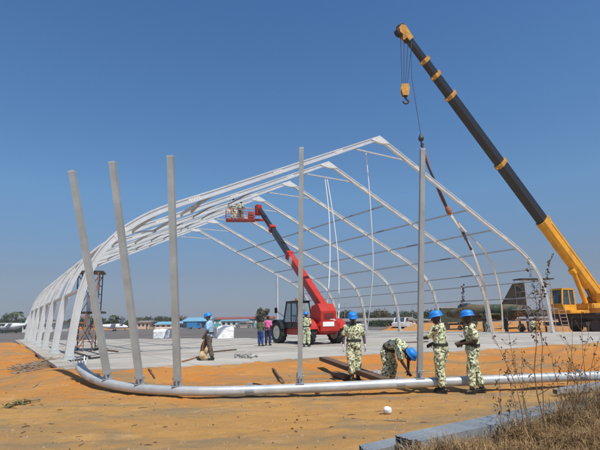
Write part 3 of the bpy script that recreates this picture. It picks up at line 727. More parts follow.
# cab on the left side
cb = MB(); cy0, cy1 = .16, 1.02
cprof = [(-.75, .95), (.95, .95), (1.02, 1.25), (.62, 2.42), (-.55, 2.42), (-.78, 1.5)]
for y in (cy0, cy1):
    for k in range(len(cprof)):
        a, b_ = cprof[k], cprof[(k+1) % len(cprof)]; cb.beam((a[0], y, a[1]), (b_[0], y, b_[1]), .075, .075)
for (x, z) in cprof: cb.beam((x, cy0, z), (x, cy1, z), .075, .075)
cb.rbox((.03, (cy0 + cy1)/2, 2.47), (1.3, cy1 - cy0 + .12, .09), .03); cb.rbox((.1, (cy0 + cy1)/2, 1.08), (1.65, cy1 - cy0 - .02, .28), .03)
cb.beam((.1, cy1 + .01, 1.0), (.05, cy1 + .01, 2.42), .06, .05)
cab = cb.build('cab', black, tel, world=False)
gl = MB()
gl.add([(x, cy1 + .005, z) for x, z in [(-.74, 1.25), (.97, 1.25), (.6, 2.4), (-.53, 2.4), (-.75, 1.5)]], [tuple(range(5))])
gl.add([(x, cy0 - .005, z) for x, z in [(-.74, 1.25), (.97, 1.25), (.6, 2.4), (-.53, 2.4), (-.75, 1.5)]], [tuple(range(5))])
gl.add([(1.0, cy0, 1.27), (1.0, cy1, 1.27), (.63, cy1, 2.4), (.63, cy0, 2.4)], [(0, 1, 2, 3)]); gl.add([(-.77, cy0, 1.52), (-.77, cy1, 1.52), (-.56, cy1, 2.4), (-.56, cy0, 2.4)], [(0, 1, 2, 3)])
def thin_glass():
    m, nt, b = new_mat('window_glass'); b.inputs['Base Color'].default_value = (.75, .85, .86, 1); b.inputs['Roughness'].default_value = .03
    tr = nt.nodes.new('ShaderNodeBsdfTransparent'); tr.inputs[0].default_value = (.62, .70, .72, 1); mx = nt.nodes.new('ShaderNodeMixShader'); mx.inputs[0].default_value = .22
    nt.links.new(tr.outputs[0], mx.inputs[1]); nt.links.new(b.outputs[0], mx.inputs[2]); nt.links.new(mx.outputs[0], nt.nodes['Material Output'].inputs[0]); return m
wglass = thin_glass(); gl.build('window', wglass, cab, world=False)
se = MB(); se.rbox((-.25, .6, 1.35), (.5, .5, .14), .05); se.rbox((-.5, .6, 1.7), (.14, .48, .65), .05); se.build('seat', soot, cab, world=False)
sw = MB(); sw.cyl((.62, .6, 1.2), (.42, .6, 1.62), .025, 8); sw.lathe([(.17, -.015), (.2, 0), (.17, .015), (.15, 0)], (.42, .6, 1.63), (-.3, 0, 1)); sw.build('steering_wheel', soot, cab, world=False)
mi = MB(); mi.beam((.98, 1.02, 1.6), (1.15, 1.45, 1.95), .03, .03); mi.rbox((1.15, 1.48, 1.98), (.06, .2, .34), .03); mi.build('mirror', black, tel, world=False)
bc = MB(); bc.lathe([(.07, 0), (.07, .1), (.04, .16), (.001, .17)], (-.3, .9, 2.52)); bc.build('beacon', rust_orange, cab, world=False)
# boom
Mt = root_matrix(tel).inverted()
BP = V((-1.85, -.06, 1.98)); BT = Mt @ D(259, 208.5, 39.2); bd = (BT - BP).normalized(); BL = (BT - BP).length
def at(t): return BP + bd*(BL*t)
def boxsec(mb, a, b, w, h): mb.beam(a, b, w, h)
m_ = MB(); boxsec(m_, at(-.02), at(.44), .38, .50); m_.beam(at(.425), at(.445), .44, .57); bm1 = m_.build('boom_base', red, tel, world=False)
m_ = MB(); boxsec(m_, at(.36), at(.40), .395, .42); m_.build('decal', white, bm1, world=False)
m_ = MB(); boxsec(m_, at(.445), at(.73), .30, .40); m_.beam(at(.715), at(.735), .42, .54); bm2 = m_.build('boom_section', black, tel, world=False)
m_ = MB(); m_.beam(at(.712), at(.738), .43, .55); m_.build('collar', red, bm2, world=False)
m_ = MB(); boxsec(m_, at(.735), at(.985), .25, .34); m_.build('boom_section', black, tel, world=False)
m_ = MB(); m_.cyl((.3, -.06, 1.0), at(.26) - V((0, 0, .3)), .09, 12); m_.build('lift_cylinder', plate_grey, tel, world=False)
m_ = MB()
for k in range(3): m_.tube([at(.45 + .005*k) + V((0, .19, .24 + .03*k)), at(.6) + V((0, .19, .27 + .03*k)), at(.97) + V((0, .15, .2))], .016, 6)
m_.build('hydraulic_hose', soot, tel, world=False)
# the work basket
bk = BT + V((.35, 0, -.1))
hd_ = MB(); hd_.rbox(BT + V((.12, 0, -.12)), (.5, .5, .9), .06); hd_.build('boom_head', red, tel, world=False)
bx = V((-math.cos(0), 0, 0)); 
floor_c = Mt @ D(240.5, 220.6, 39.4); BW, BD = 2.5, 1.15
wx = (Mt.to_3x3() @ V((1, .12, 0))).normalized(); wy = Z.cross(wx)
bm_ = MB()
RB = Matrix((wx, wy, Z)).transposed()
bm_.box(floor_c, (BW, BD, .05), RB); bm_.box(floor_c + wx*(BW*.5 + .35) + V((0, 0, .05)), (.8, .4, .14), RB)
bsk = bm_.build('basket', basket_red, tel, world=False)
rl = MB()
for z in (.06, .48, .92):
    for a, b_ in (((-1, -1), (1, -1)), ((1, -1), (1, 1)), ((1, 1), (-1, 1)), ((-1, 1), (-1, -1))):
        rl.beam(floor_c + wx*(a[0]*BW/2) + wy*(a[1]*BD/2) + Z*z, floor_c + wx*(b_[0]*BW/2) + wy*(b_[1]*BD/2) + Z*z, .034, .034)
for k in range(6):
    for e in (-1, 1): rl.beam(floor_c + wx*(BW*(k/5 - .5)) + wy*(e*BD/2), floor_c + wx*(BW*(k/5 - .5)) + wy*(e*BD/2) + Z*.92, .03, .03)
rl.build('guard_rail', basket_red, bsk, world=False)
mp = MB(); mp.rbox(floor_c + wx*(BW*.36) + Z*.45, (.5, .6, .6), .06, RB); mp.build('mast_panel', basket_red, bsk, world=False)
fw = root_matrix(tel) @ floor_c; wxw = (root_matrix(tel).to_3x3() @ wx)
person('worker in yellow green camouflage reaching up inside the raised red basket', fw - wxw*.62 + V((0, 0, .05)), 100, posed(el=[(.15, .28, 1.42), (.12, -.26, 1.25)], wr=[(.25, .25, 1.68), (.3, -.2, 1.3)]), camo_pale, camo_pale, helmet=None, detail=0, scale=1.12)
person('worker leaning at the boom end of the raised red basket', fw - wxw*.02 + V((0, .1, .05)), 60, posed(head=(.09, 0, 1.58), wr=[(.3, .2, 1.15), (.3, -.2, 1.15)]), camo_pale, camo_dark, helmet=None, detail=0)

# ------------------------------------------------------------------ yellow crane
cr = empty('mobile_crane', (27.0, 43.5, 0), 0, 'yellow mobile crane with raised black telescopic boom at the right edge', 'mobile crane')
P0 = D(603, 303.5, 42.6); P1 = D(403.5, 33, 33)
def projx(p):
    z = p.z - CAMH; d = p.y*CP + z*SP; u = -p.y*SP + z*CP
    return 300 + FOC*p.x/d*CR - FOC*u/d*SR
def tcr(px):
    lo, hi = 0., 1.
    for _ in range(40):
        m = (lo + hi)/2
        if projx(P0.lerp(P1, m)) > px: lo = m
        else: hi = m
    return lo
bd = (P1 - P0).normalized(); bs, bu = frame_of(bd)
def bsec(mb, t0, t1, h0, h1=None):
    h1 = h1 or h0; rings = []
    for t, h in ((t0, h0), (t1, h1)):
        w = h*.72; c = P0.lerp(P1, t)
        rings.append([c + bs*(x*w/2) + bu*(y*h/2) for x, y in ((-1, .82), (-.8, 1), (.8, 1), (1, .82), (1, -.55), (.55, -1), (-.55, -1), (-1, -.55))])
    mb.loft(rings, False); return mb
tA, tB, tC, tD, tE = tcr(542), tcr(500), tcr(450), tcr(435), tcr(424)
m_ = MB(); bsec(m_, -.02, tA, 1.16); bsec(m_, tA - .012, tA + .002, 1.23); bbase = m_.build('boom_base', yellow, cr)
m_ = MB()
for t in (.05, .1, .155, .2, .245): bsec(m_, t, t + .005, 1.19)
m_.beam(P0.lerp(P1, .02) - bs*.43 + bu*.3, P0.lerp(P1, tA - .02) - bs*.43 + bu*.3, .05, .09)
m_.build('stiffener', yellow, bbase)
m_ = MB()
for k in range(3): m_.tube([P0.lerp(P1, .02) + bs*(.43 + .03*k) + bu*(.1 + .12*k), P0.lerp(P1, tA - .03) + bs*(.43 + .03*k) + bu*(.1 + .12*k)], .03, 6)
for t in (.06, .12, .18, .24): m_.box(P0.lerp(P1, t) + bu*.64, (.5, .14, .14), Matrix((bs, bd, bu)).transposed())
m_.build('cable_guide', soot, bbase)
for (a, b_, h, cn) in ((tA, tB, 1.0, 1), (tB, tC, .88, 1), (tC, tD, .77, 1), (tD, tE, .70, 1), (tE, .985, .61, 0)):
    m_ = MB(); bsec(m_, a, b_, h); sec = m_.build('boom_section', black, cr)
    if cn:
        m_ = MB(); bsec(m_, b_ - .007, b_ + .004, h*1.12); c = P0.lerp(P1, b_)
        m_.box(c + bu*h*.6, (.4, .3, .3), Matrix((bs, bd, bu)).transposed()); m_.beam(c - bu*h*.5 - bs*.1, c - bu*(h*.5 + .32) - bs*.1, .06, .06)
        m_.build('collar', ochre, sec)
m_ = MB()
for e in (-1, 1): m_.prism([(-.75, .30), (.35, .42), (.6, .1), (.55, -.35), (.25, -.55), (-.25, -.32), (-.75, -.28)], .05, Matrix.Translation(P1 + bs*(e*.26)) @ Matrix((bd, bu, bs)).transposed().to_4x4())
hdm = m_.build('boom_head', ochre, cr)
m_ = MB()
for q in ((.42, .12), (.26, -.36)):
    for e in (-.15, 0, .15): c = P1 + bd*q[0] + bu*q[1]; m_.lathe([(.08, -.05), (.30, -.05), (.34, -.05), (.29, 0), (.34, .05), (.30, .05), (.08, .05)], c + bs*e, bs, 18)
m_.build('sheave', soot, hdm)
# hoist ropes, hook block
BK = D(405, 90, 33.0); BALL = D(421, 138.5, 32.8)
m_ = MB()
for k, (px, py) in enumerate(((400.5, 37), (404, 39), (408, 41), (412, 42))):
    m_.cyl(D(px, py, 33), BK + V(((k - 1.5)*.13, 0, .35)), .022, 6)
m_.cyl(D(411, 42, 32.9), D(411.5, 76, 32.9), .018, 6); m_.cyl(D(411.5, 76, 32.9), BALL + V((0, 0, .3)), .022, 6)
top = P0.lerp(P1, .99) + bu*.42
m_.tube([P0.lerp(P1, .02) + bu*.8, P0.lerp(P1, .5) + bu*.62, top], .018, 6)
m_.build('hoist_rope', soot, cr)
m_ = MB()
for e in (-.16, .16): m_.prism([(-.26, .45), (.26, .45), (.34, .1), (.22, -.5), (-.22, -.5), (-.34, .1)], .06, Matrix.Translation(BK + V((0, e, 0))) @ Matrix.Rotation(R(90), 4, 'X') @ Matrix.Rotation(R(0), 4, 'Z'))
blk = m_.build('hook_block', ochre, cr)
m_ = MB()
for e in (-.08, .08): m_.lathe([(.05, -.05), (.26, -.05), (.22, 0), (.26, .05), (.05, .05)], BK + V((0, e, .12)), (0, 1, 0), 16)
m_.rbox(BK - V((0, 0, .52)), (.3, .26, .2), .06)
hk = [BK + V((x*.30, 0, -.60 + z*.30)) for x, z in ((0, 0), (0, -.35), (.25, -.6), (.62, -.95), (.55, -1.5), (0, -1.75), (-.5, -1.5), (-.62, -1.1))]
m_.tube(catmull(hk, 5), [.07]*6 + [.085]*20 + [.07]*5 + [.05]*4 + [.03], 8) if False else m_.tube(catmull(hk, 5), .075, 8)
m_.build('hook', soot, blk)
m_ = MB(); m_.lathe([(.03, .34), (.10, .32), (.13, .18), (.20, .06), (.21, -.06), (.15, -.18), (.05, -.24)], BALL, (0, 0, 1), 16)
m_.tube(catmull([BALL + V((x*.2, 0, -.2 + z*.22)) for x, z in ((0, 0), (0, -.5), (.6, -1.0), (.5, -1.6), (0, -1.85), (-.5, -1.6))], 5), .05, 8); m_.build('headache_ball', soot, cr)
# superstructure: local axes along the boom's heading
hx = V((bd.x, bd.y, 0)).normalized(); hy = Z.cross(hx)      # hx forward, hy left
RT = Matrix((hx, hy, Z)).transposed(); TC0 = V((P0.x, P0.y, 0)) + hx*1.6
def L3(f, l, z): return TC0 + hx*f + hy*l + V((0, 0, z))
m_ = MB()
m_.cyl(L3(0, 0, 1.75), L3(0, 0, 2.05), 1.05, 24)
m_.rbox(L3(-1.3, 0, 2.3), (6.2, 2.3, .5), .1, RT)
MT = Matrix.Translation(L3(0, 0, 0)) @ Matrix((hx, Z, hy)).transposed().to_4x4()
for e in (-.72, .72):
    m_.prism([(1.9, 2.4), (.4, 2.55), (-1.0, 3.35), (-2.0, 3.75), (-3.4, 3.4), (-4.6, 2.5), (-4.6, 2.05), (1.9, 2.05)], .10, Matrix.Translation(hy*e) @ MT)
m_.rbox(L3(-4.2, 0, 2.75), (1.6, 2.5, 1.3), .12, RT)
sup = m_.build('turntable', yellow, cr)
m_ = MB(); m_.cyl(L3(-2.9, -.6, 3.75), L3(-2.9, .6, 3.75), .42, 18); m_.cyl(L3(-3.7, -.6, 3.5), L3(-3.7, .6, 3.5), .36, 18); m_.build('winch_drum', soot, sup)
m_ = MB(); m_.rbox(L3(-.6, .95, 2.95), (2.2, .55, .9), .08, RT); m_.rbox(L3(-2.6, 1.05, 2.75), (1.5, .45, .7), .08, RT); m_.build('side_cowl', yellow, sup)
m_ = MB()
for k in range(2): m_.tube(catmull([L3(-.4, -.2 + .3*k, 2.5), L3(.3, -.2 + .3*k, 2.75), P0.lerp(P1, .05) - bu*.9 + bs*(-.1 + .2*k), P0.lerp(P1, .08) - bu*.6 + bs*(-.1 + .2*k)], 4), .035, 6)
m_.build('hydraulic_hose', soot, sup)
m_ = MB(); m_.cyl(L3(.9, 0, 2.6), P0.lerp(P1, .15) - bu*.66, .20, 14); m_.build('luffing_cylinder', yellow, cr)
m_ = MB(); m_.box(P0.lerp(P1, .155) - bu*.66, (.5, .5, .4), Matrix((bs, bd, bu)).transposed()); m_.build('cylinder_bracket', yellow, cr)
# operator cab on the camera side
CC = D(563.5, 301, 40.3); CC.z = 0
cz0, cz1 = 1.95, 3.75
Mc = Matrix.Translation(CC) @ Matrix((V((hx.x, hx.y, 0)), Z, hy)).transposed().to_4x4()
def C3(f, l, z): return CC + hx*f + hy*l + V((0, 0, z))
cp = [(-.75, cz0), (.75, cz0), (.95, cz0 + .55), (.72, cz1), (-.75, cz1)]
m_ = MB()
for e in (-.48, .48):
    for k in range(5): a, b_ = cp[k], cp[(k+1) % 5]; m_.beam(C3(a[0], e, a[1]), C3(b_[0], e, b_[1]), .11, .11)
for a in cp: m_.beam(C3(a[0], -.48, a[1]), C3(a[0], .48, a[1]), .11, .11)
m_.rbox(C3(-.02, 0, cz1 + .04), (1.6, 1.1, .09), .03, RT); m_.rbox(C3(0, 0, cz0 + .25), (1.55, 1.0, .55), .05, RT)
m_.box(C3(-.05, .49, (cz0 + cz1)/2), (.09, .06, 1.7), RT); m_.box(C3(-.05, -.49, (cz0 + cz1)/2), (.09, .06, 1.7), RT); m_.box(C3(-.72, 0, 2.6), (.08, .95, 1.4), RT)
ccab = m_.build('cab', yellow, cr)
m_ = MB()
for e in (-.47, .47): m_.add([C3(x, e, z) for x, z in ((-.7, cz0 + .55), (.86, cz0 + .55), (.68, cz1 - .05), (-.7, cz1 - .05))], [(0, 1, 2, 3)])
m_.add([C3(.9, -.45, cz0 + .57), C3(.9, .45, cz0 + .57), C3(.7, .45, cz1 - .06), C3(.7, -.45, cz1 - .06)], [(0, 1, 2, 3)])
m_.build('window', cab_glass, ccab)
m_ = MB(); m_.rbox(CC + V((.45, .5, cz0 - .1)), (2.6, 2.4, .3), .06, RT); m_.build('cab_platform', yellow, cr)
# the carrier lies square to the view
CL = V((29.5, 43.9, 0)); cxd = V((-.985, -.17, 0)).normalized(); cyd = Z.cross(cxd); RCm = Matrix((cxd, cyd, Z)).transposed()
def K3(f, l, z): return CL + cxd*f + cyd*l + V((0, 0, z))
m_ = MB(); m_.rbox(K3(0, 0, 1.45), (13.0, 2.5, .35), .08, RCm); m_.rbox(K3(0, 0, 1.05), (12.2, 1.2, .5), .05, RCm)
m_.rbox(K3(4.9, 0, 1.75), (2.6, 2.5, .4), .1, RCm)
for f in (-4.9, -3.4, 1.6, 4.0): m_.rbox(K3(f, 0, 1.25), (1.5, 2.52, .12), .05, RCm)
car = m_.build('carrier', soot, cr)
for f in (-5.0, -3.4, 2.2, 3.9):
    for e in (-1.05, 1.05):
        Mi = root_matrix(cr).inverted(); wheel(cr, Mi @ K3(f, e, .60), cyd*(1 if e > 0 else -1), .60, .42, soot, 0, .52)
m_ = MB()
for f in (-1.2, 5.9):
    m_ = MB(); m_.rbox(K3(f, 0, .82), (.42, 5.4, .34), .04, RCm)
    for e in (-2.6, 2.6): m_.cyl(K3(f, e, .95), K3(f, e, .08), .09, 10); m_.cyl(K3(f, e, .09), K3(f, e, 0), .32, 14)
    m_.build('outrigger', soot, cr)
m_ = MB(); m_.rbox(K3(.2, 1.31, .62), (5.6, .06, .36), .02, RCm); m_.rbox(K3(.2, -1.31, .62), (5.6, .06, .36), .02, RCm); m_.build('side_rail', plain('faded_cream', (.50, .40, .26), .7, 0, .15, 2, dirt=(.3, .2, .12)), cr)
m_ = MB()
for e in (0, .42):
    m_.cyl(L3(-1.2, 1.25, 3.0) + hx*e*0 + V((0, 0, 0)), L3(-1.2, 1.25, 3.9), .03, 6)
m_.build('handrail', yellow, sup)

# lifting sling hanging from the ball hook
sl = empty('lifting_sling', BALL.copy(), 0, 'long lifting sling of dark wire and tan webbing hanging curved from the crane hook', 'sling')
pts = [(421.5, 143, 32.8), (424, 153, 32.8), (429, 168, 32.8), (437, 185, 32.9), (444, 200, 33), (448, 210, 33)]
SQ = [D(*p) for p in pts]
MB().tube(catmull(SQ, 5), .085, 8).build('wire_leg', soot, sl)
MB().tube(catmull([q + V((.12*math.sin(k*1.2), .1, .03)) for k, q in enumerate(SQ)], 5), .06, 6).build('wire_leg', web_red, sl)
def strap(pts, w, mat, nm):
    C = catmull([D(*p) for p in pts], 5); m_ = MB(); rings = []
    for k, p in enumerate(C):
        d = (C[min(k+1, len(C)-1)] - C[max(k-1, 0)]).normalized(); s = d.cross(V((0, 1, 0))).normalized(); s = (s + V((0, .35*math.sin(k*.35), 0))).normalized(); n_ = s.cross(d).normalized()
        ww = w*(.85 + .15*math.sin(k*.7)); rings.append([p + s*ww/2 + n_*.015, p - s*ww/2 + n_*.015, p - s*ww/2 - n_*.015, p + s*ww/2 - n_*.015])
    m_.loft(rings, False); return m_.build(nm, mat, sl)
m_ = MB(); c = D(448.5, 210.5, 33); m_.lathe([(.12, -.3), (.2, -.15), (.2, .15), (.12, .3)], c, (SQ[-1] - SQ[-2])); m_.build('shackle', rust_orange, sl)
strap([(449, 212, 33), (455, 221, 33.1), (462, 232, 33.3), (466, 240, 33.4)], .20, web_tan, 'webbing')
strap([(463, 232, 33.2), (467, 241, 33.3), (471.5, 250, 33.5)], .20, soot, 'webbing_loop')
strap([(466, 238, 33.5), (473, 252, 33.7), (481, 275, 34), (485.5, 292, 34.4), (489, 310, 34.8), (493.5, 333, 35.4)], .19, web_tan, 'webbing')
strap([(458, 222, 33.4), (468, 234, 33.6), (481, 247, 34), (492, 264, 34.4), (498, 284, 34.8), (501.5, 305, 35.2), (503, 333, 35.6)], .13, web_tan, 'webbing')

# white ropes hanging inside the hangar
def hang_rope(p, lab):
    C = catmull([D(*q) for q in p], 6); o = MB().tube(C, .035, 6).build('rope', rope_white); rezero(tag(o, lab, 'rope'), C[-1])
c1 = F0 + GX*(SPAN/2) ; 
hang_rope([(366, 153, 28.2), (370, 200, 28.6), (373, 258, 29.4), (371.5, 290, 30), (369, 315, 30.6), (366, 339, 31.6)], 'white rope hanging from the collar tie of the front arch')
hang_rope([(325, 178, 32.6), (329, 215, 32.6), (330, 255, 32.4), (328.5, 290, 32), (326, 318, 31.8), (331, 343, 29)], 'left one of two white ropes hanging from the second arch, passing the telehandler')
hang_rope([(327, 178, 32.7), (333, 215, 32.8), (338, 258, 33), (339, 300, 33), (338, 340, 32)], 'right one of two white ropes hanging from the second arch')

# ------------------------------------------------------------------ camouflaged jet behind the slab
JT = D(527.5, 309.5, 50.5); JN = D(462, 315.5, 58.5); jx = V((JN.x - JT.x, JN.y - JT.y, 0)); JL = jx.length; jx.normalize(); jy = Z.cross(jx)
jet = empty('jet_aircraft', V((JT.x, JT.y, 0)) + jx*JL*.45, 0, 'camouflaged fighter jet with tall swept tail fin and round dark exhaust behind the scaffold', 'jet')
JZ = 2.15
def J3(f, l, z): return V((JT.x, JT.y, 0)) + jx*f + jy*l + V((0, 0, z))
m_ = MB(); rings = []
for f, w, h, z in ((.0, .48, .48, 0), (.6, .58, .6, 0), (2.2, .72, .78, 0), (4.5, .85, .86, 0), (6.6, .80, .90, .0), (7.8, .62, .95, .08), (9.0, .52, .80, 0), (10.4, .40, .52, -.1), (11.4, .24, .30, -.16), (JL, .05, .06, -.2)):
    rings.append([J3(f, w*math.cos(t), JZ + z + h*math.sin(t)) for t in [2*math.pi*j/22 for j in range(22)]])
m_.loft(rings, True); fus = m_.build('fuselage', camo_jet, jet)
m_ = MB(); m_.lathe([(.30, .5), (.36, .0), (.46, -.12), (.52, 0.02), (.55, .25), (.5, .5)], J3(0, 0, JZ), jx, 22); m_.lathe([(.001, .3), (.36, .3), (.36, .34), (.001, .34)], J3(0, 0, JZ), jx, 18); m_.build('exhaust_nozzle', soot, jet)
m_ = MB(); m_.prism([(0.05, .4), (3.9, .55), (3.0, 1.0), (1.4, 3.05), (.05, 3.12), (.02, 1.5)], .12, Matrix.Translation(J3(0, 0, JZ)) @ Matrix((jx, Z, -jy)).transposed().to_4x4()); m_.build('tail_fin', camo_jet, jet)
for e in (1, -1):
    m_ = MB(); m_.prism([(0, .4*e), (1.6, .4*e), (.3, 2.1*e), (-.45, 2.1*e)], .09, Matrix.Translation(J3(.2, 0, JZ + .05)) @ Matrix((jx, jy, Z)).transposed().to_4x4()); m_.build('tailplane', camo_jet, jet)
    m_ = MB(); m_.prism([(2.9, .6*e), (6.6, .6*e), (3.9, 4.3*e), (2.7, 4.3*e)], .16, Matrix.Translation(J3(0, 0, JZ - .28)) @ Matrix((jx, jy, Z)).transposed().to_4x4()); m_.build('wing', camo_jet, jet)
    m_ = MB(); m_.cyl(J3(4.2, 1.3*e, JZ - .3), J3(4.2, 1.35*e, .4), .07, 8); lg = m_.build('landing_leg', plate_grey, jet); Mi = root_matrix(jet).inverted(); w_ = wheel(lg, Mi @ J3(4.2, 1.35*e, .36), jy, .36, .22, plate_grey)
    m_ = MB(); m_.tube([J3(3.3, 2.4*e, JZ - .75), J3(3.6, 2.4*e, JZ - .75), J3(5.8, 2.4*e, JZ - .75), J3(6.6, 2.4*e, JZ - .75)], [.08, .24, .24, .03], 12); m_.build('drop_tank', camo_jet, jet)
m_ = MB(); m_.cyl(J3(9.6, 0, JZ - .5), J3(9.6, 0, .35), .06, 8); lg = m_.build('landing_leg', plate_grey, jet); wheel(lg, Mi @ J3(9.6, 0, .30), jy, .30, .18, plate_grey)
m_ = MB(); m_.ell(J3(8.4, 0, JZ + .72), (1.25, .40, .42), Matrix((jx, jy, Z)).transposed(), 16, 10); m_.build('canopy', cab_glass, jet)

# dark canvas covered truck seen between the two soldiers
tk = empty('army_truck', D(453.5, 322, 63).to_2d().to_3d(), R(8), 'dark green army truck under a canvas with pale top edge, far behind the soldiers', 'truck')
def prof_box(mb, prof, w): mb.prism(prof, w, Matrix.Rotation(R(90), 4, 'X'))
m_ = MB(); prof_box(m_, [(-2.2, .95), (1.0, .95), (1.0, 2.6), (.6, 2.75), (-1.9, 2.75), (-2.2, 2.6)], 2.1); m_.build('canvas_cover', army_green, tk, world=False)
m_ = MB(); prof_box(m_, [(1.05, .6), (2.9, .6), (2.9, 1.25), (2.2, 1.4), (1.85, 2.1), (1.05, 2.15)], 1.9); cabt = m_.build('cab', army_green, tk, world=False)
m_ = MB(); prof_box(m_, [(1.25, 1.45), (2.05, 1.42), (1.8, 2.0), (1.25, 2.0)], 1.93); m_.build('window', cab_glass, cabt, world=False)
m_ = MB(); m_.rbox((-.6, 0, 2.8), (3.0, 2.2, .08), .03); m_.build('roof_edge', canvas, tk, world=False)
m_ = MB(); m_.rbox((.3, 0, .72), (5.0, .9, .22), .04); m_.build('chassis', soot, tk, world=False)
for f in (-1.5, 2.2):
    for e in (-.95, .95): wheel(tk, (f, e, .48), (0, 1 if e > 0 else -1, 0), .48, .3, army_green)

# pale pickup at the dirt heaps
pk = empty('pickup_truck', D(402.5, 331, 70).to_2d().to_3d(), R(-118), 'small pale grey pickup parked nose on beside the orange dirt heaps', 'pickup')
m_ = MB(); prof_box(m_, [(-2.3, .45), (2.3, .45), (2.35, .95), (1.35, 1.1), (.75, 1.72), (-.55, 1.74), (-.75, 1.1), (-2.3, 1.05)], 1.7); b_ = m_.build('body', plain('pale_car', (.58, .62, .66), .3, 0, .05, 2), pk, world=False)
m_ = MB(); m_.add([(1.37, -.72, 1.12), (1.37, .72, 1.12), (.8, .66, 1.69), (.8, -.66, 1.69)], [(0, 1, 2, 3)]); m_.v = [p + V((.02, 0, .02)) for p in m_.v]; prof_box(m_, [(-.6, 1.15), (1.15, 1.15), (.72, 1.65), (-.5, 1.65)], 1.72); m_.build('window', cab_glass, b_, world=False)
for f in (-1.5, 1.5):
    for e in (-.75, .75): wheel(pk, (f, e, .36), (0, 1 if e > 0 else -1, 0), .36, .22, plate_grey)

# ------------------------------------------------------------------ scaffold towers
def lattice(root, c, ax, ay, L, W, H, levels, mat, xmat=None, rung=None, nm='frame'):
    P = lambda f, l, z: c + ax*f + ay*l + V((0, 0, z))
    for f in (0, L):
        m_ = MB()
        for l in (0, W): m_.cyl(P(f, l, 0), P(f, l, H), .03, 8)
        z = .25
        while z < H: m_.cyl(P(f, 0, z), P(f, W, z), .022, 6); z += rung or .5
        m_.build(nm, mat, root)
    for k in range(len(levels) - 1):
        for l in (0, W):
            m_ = MB(); m_.cyl(P(0, l, levels[k]), P(L, l, levels[k+1]), .018, 6); m_.cyl(P(L, l, levels[k]), P(0, l, levels[k+1]), .018, 6); m_.build('cross_brace', xmat or mat, root)
SR_ = D(530.5, 335, 38.2).to_2d().to_3d(); sx = (D(557, 335, 38.6).to_2d().to_3d() - SR_); sw_ = sx.length; sx.normalize(); sy = Z.cross(sx)
s2 = empty('scaffold_tower', SR_, 0, 'rusty pink scaffold tower with dark plank deck between jet tail and crane', 'scaffold')
lattice(s2, SR_, sx, sy, sw_, 1.3, 4.5, [0, 2.1, 4.4], pink_rust, pink_rust, .55)
m_ = MB(); m_.box(SR_ + sx*(sw_/2 + .12) + sy*.65 + V((0, 0, 4.58)), (sw_ + .65, 1.2, .09), Matrix((sx, sy, Z)).transposed()); m_.build('deck', soot, s2)
m_ = MB(); m_.box(SR_ + sx*(sw_/2 - .1) + sy*.65 + V((0, 0, 2.12)), (sw_ + .9, 1.2, .07), Matrix((sx, sy, Z)).transposed()); m_.build('deck', plate_grey, s2)
m_ = MB(); a = D(564.5, 335, 38.2).to_2d().to_3d()
for e in (0, .62): m_.cyl(a + sx*e, a + sx*(e + .02) + sy*.4 + V((0, 0, 2.15)), .035, 8)
for k in range(7): m_.cyl(a + sy*(.05*k) + V((0, 0, .25 + .29*k)), a + sx*.62 + sy*(.05*k) + V((0, 0, .25 + .29*k)), .022, 6)
m_.build('ladder', pink_rust, s2)
SL_ = G(72.5, 352, .25); lx = (G(95, 350, .25) - SL_); 
lx = V((.96, .28, 0)).normalized(); ly = Z.cross(lx)
s1 = empty('scaffold_tower', SL_, 0, 'tall narrow orange and black scaffold tower behind the nearest left arch leg', 'scaffold')
lattice(s1, SL_, lx, ly, 1.05, 1.3, 4.1, [0, 1.9, 4.0], soot, soot, .45)
m_ = MB(); m_.box(SL_ + lx*.55 + ly*.65 + V((0, 0, 4.13)), (1.3, 1.3, .10), Matrix((lx, ly, Z)).transposed()); m_.build('deck', soot, s1)
m_ = MB(); m_.box(SL_ + lx*.6 + ly*.6 + V((0, 0, 1.98)), (1.5, 1.3, .10), Matrix((lx, ly, Z)).transposed()); m_.build('deck', soot, s1)
m_ = MB(); o_ = SL_ - ly*.12
for e in (.02, .50): m_.cyl(o_ + lx*e, o_ + lx*e + V((0, 0, 1.95)), .026, 8)
for k in range(6): m_.box(o_ + lx*.26 + V((0, 0, .3 + .29*k)), (.48, .035, .045), Matrix((lx, ly, Z)).transposed())
m_.build('ladder', rust_orange, s1)
m_ = MB(); m_.cyl(o_ + lx*.9 + V((0, 0, 0)), o_ + lx*1.0 + V((0, 0, 4.1)), .032, 8)
for k in range(9): m_.cyl(o_ + lx*(.92 + .01*k) + V((0, 0, .5 + .4*k)), o_ + lx*(.62 + .01*k) + V((0, 0, .5 + .4*k)), .02, 6)
m_.build('ladder', rust_orange, s1)

# ------------------------------------------------------------------ bags, beams, debris
def bag(c, s, label, rz):
    m_ = MB(); m_.rbox((0, 0, s[2]/2), s, .12); 
    o = remesh(m_, 'bulk_bag', bag_white, .06, None, .06, 2.2, 3); o.location = c; o.rotation_euler.z = rz; tag(o, label, 'bag')
bag(D(225, 337, 41).to_2d().to_3d() + V((0, 0, .02)), (1.45, 1.2, 1.22), 'large white bulk bag standing right behind the man in light blue', .2)
bag(D(161, 337.5, 47).to_2d().to_3d() + V((0, 0, .02)), (1.4, 1.2, 1.0), 'smaller white bulk bag standing on tarmac between the second and third posts', -.1)

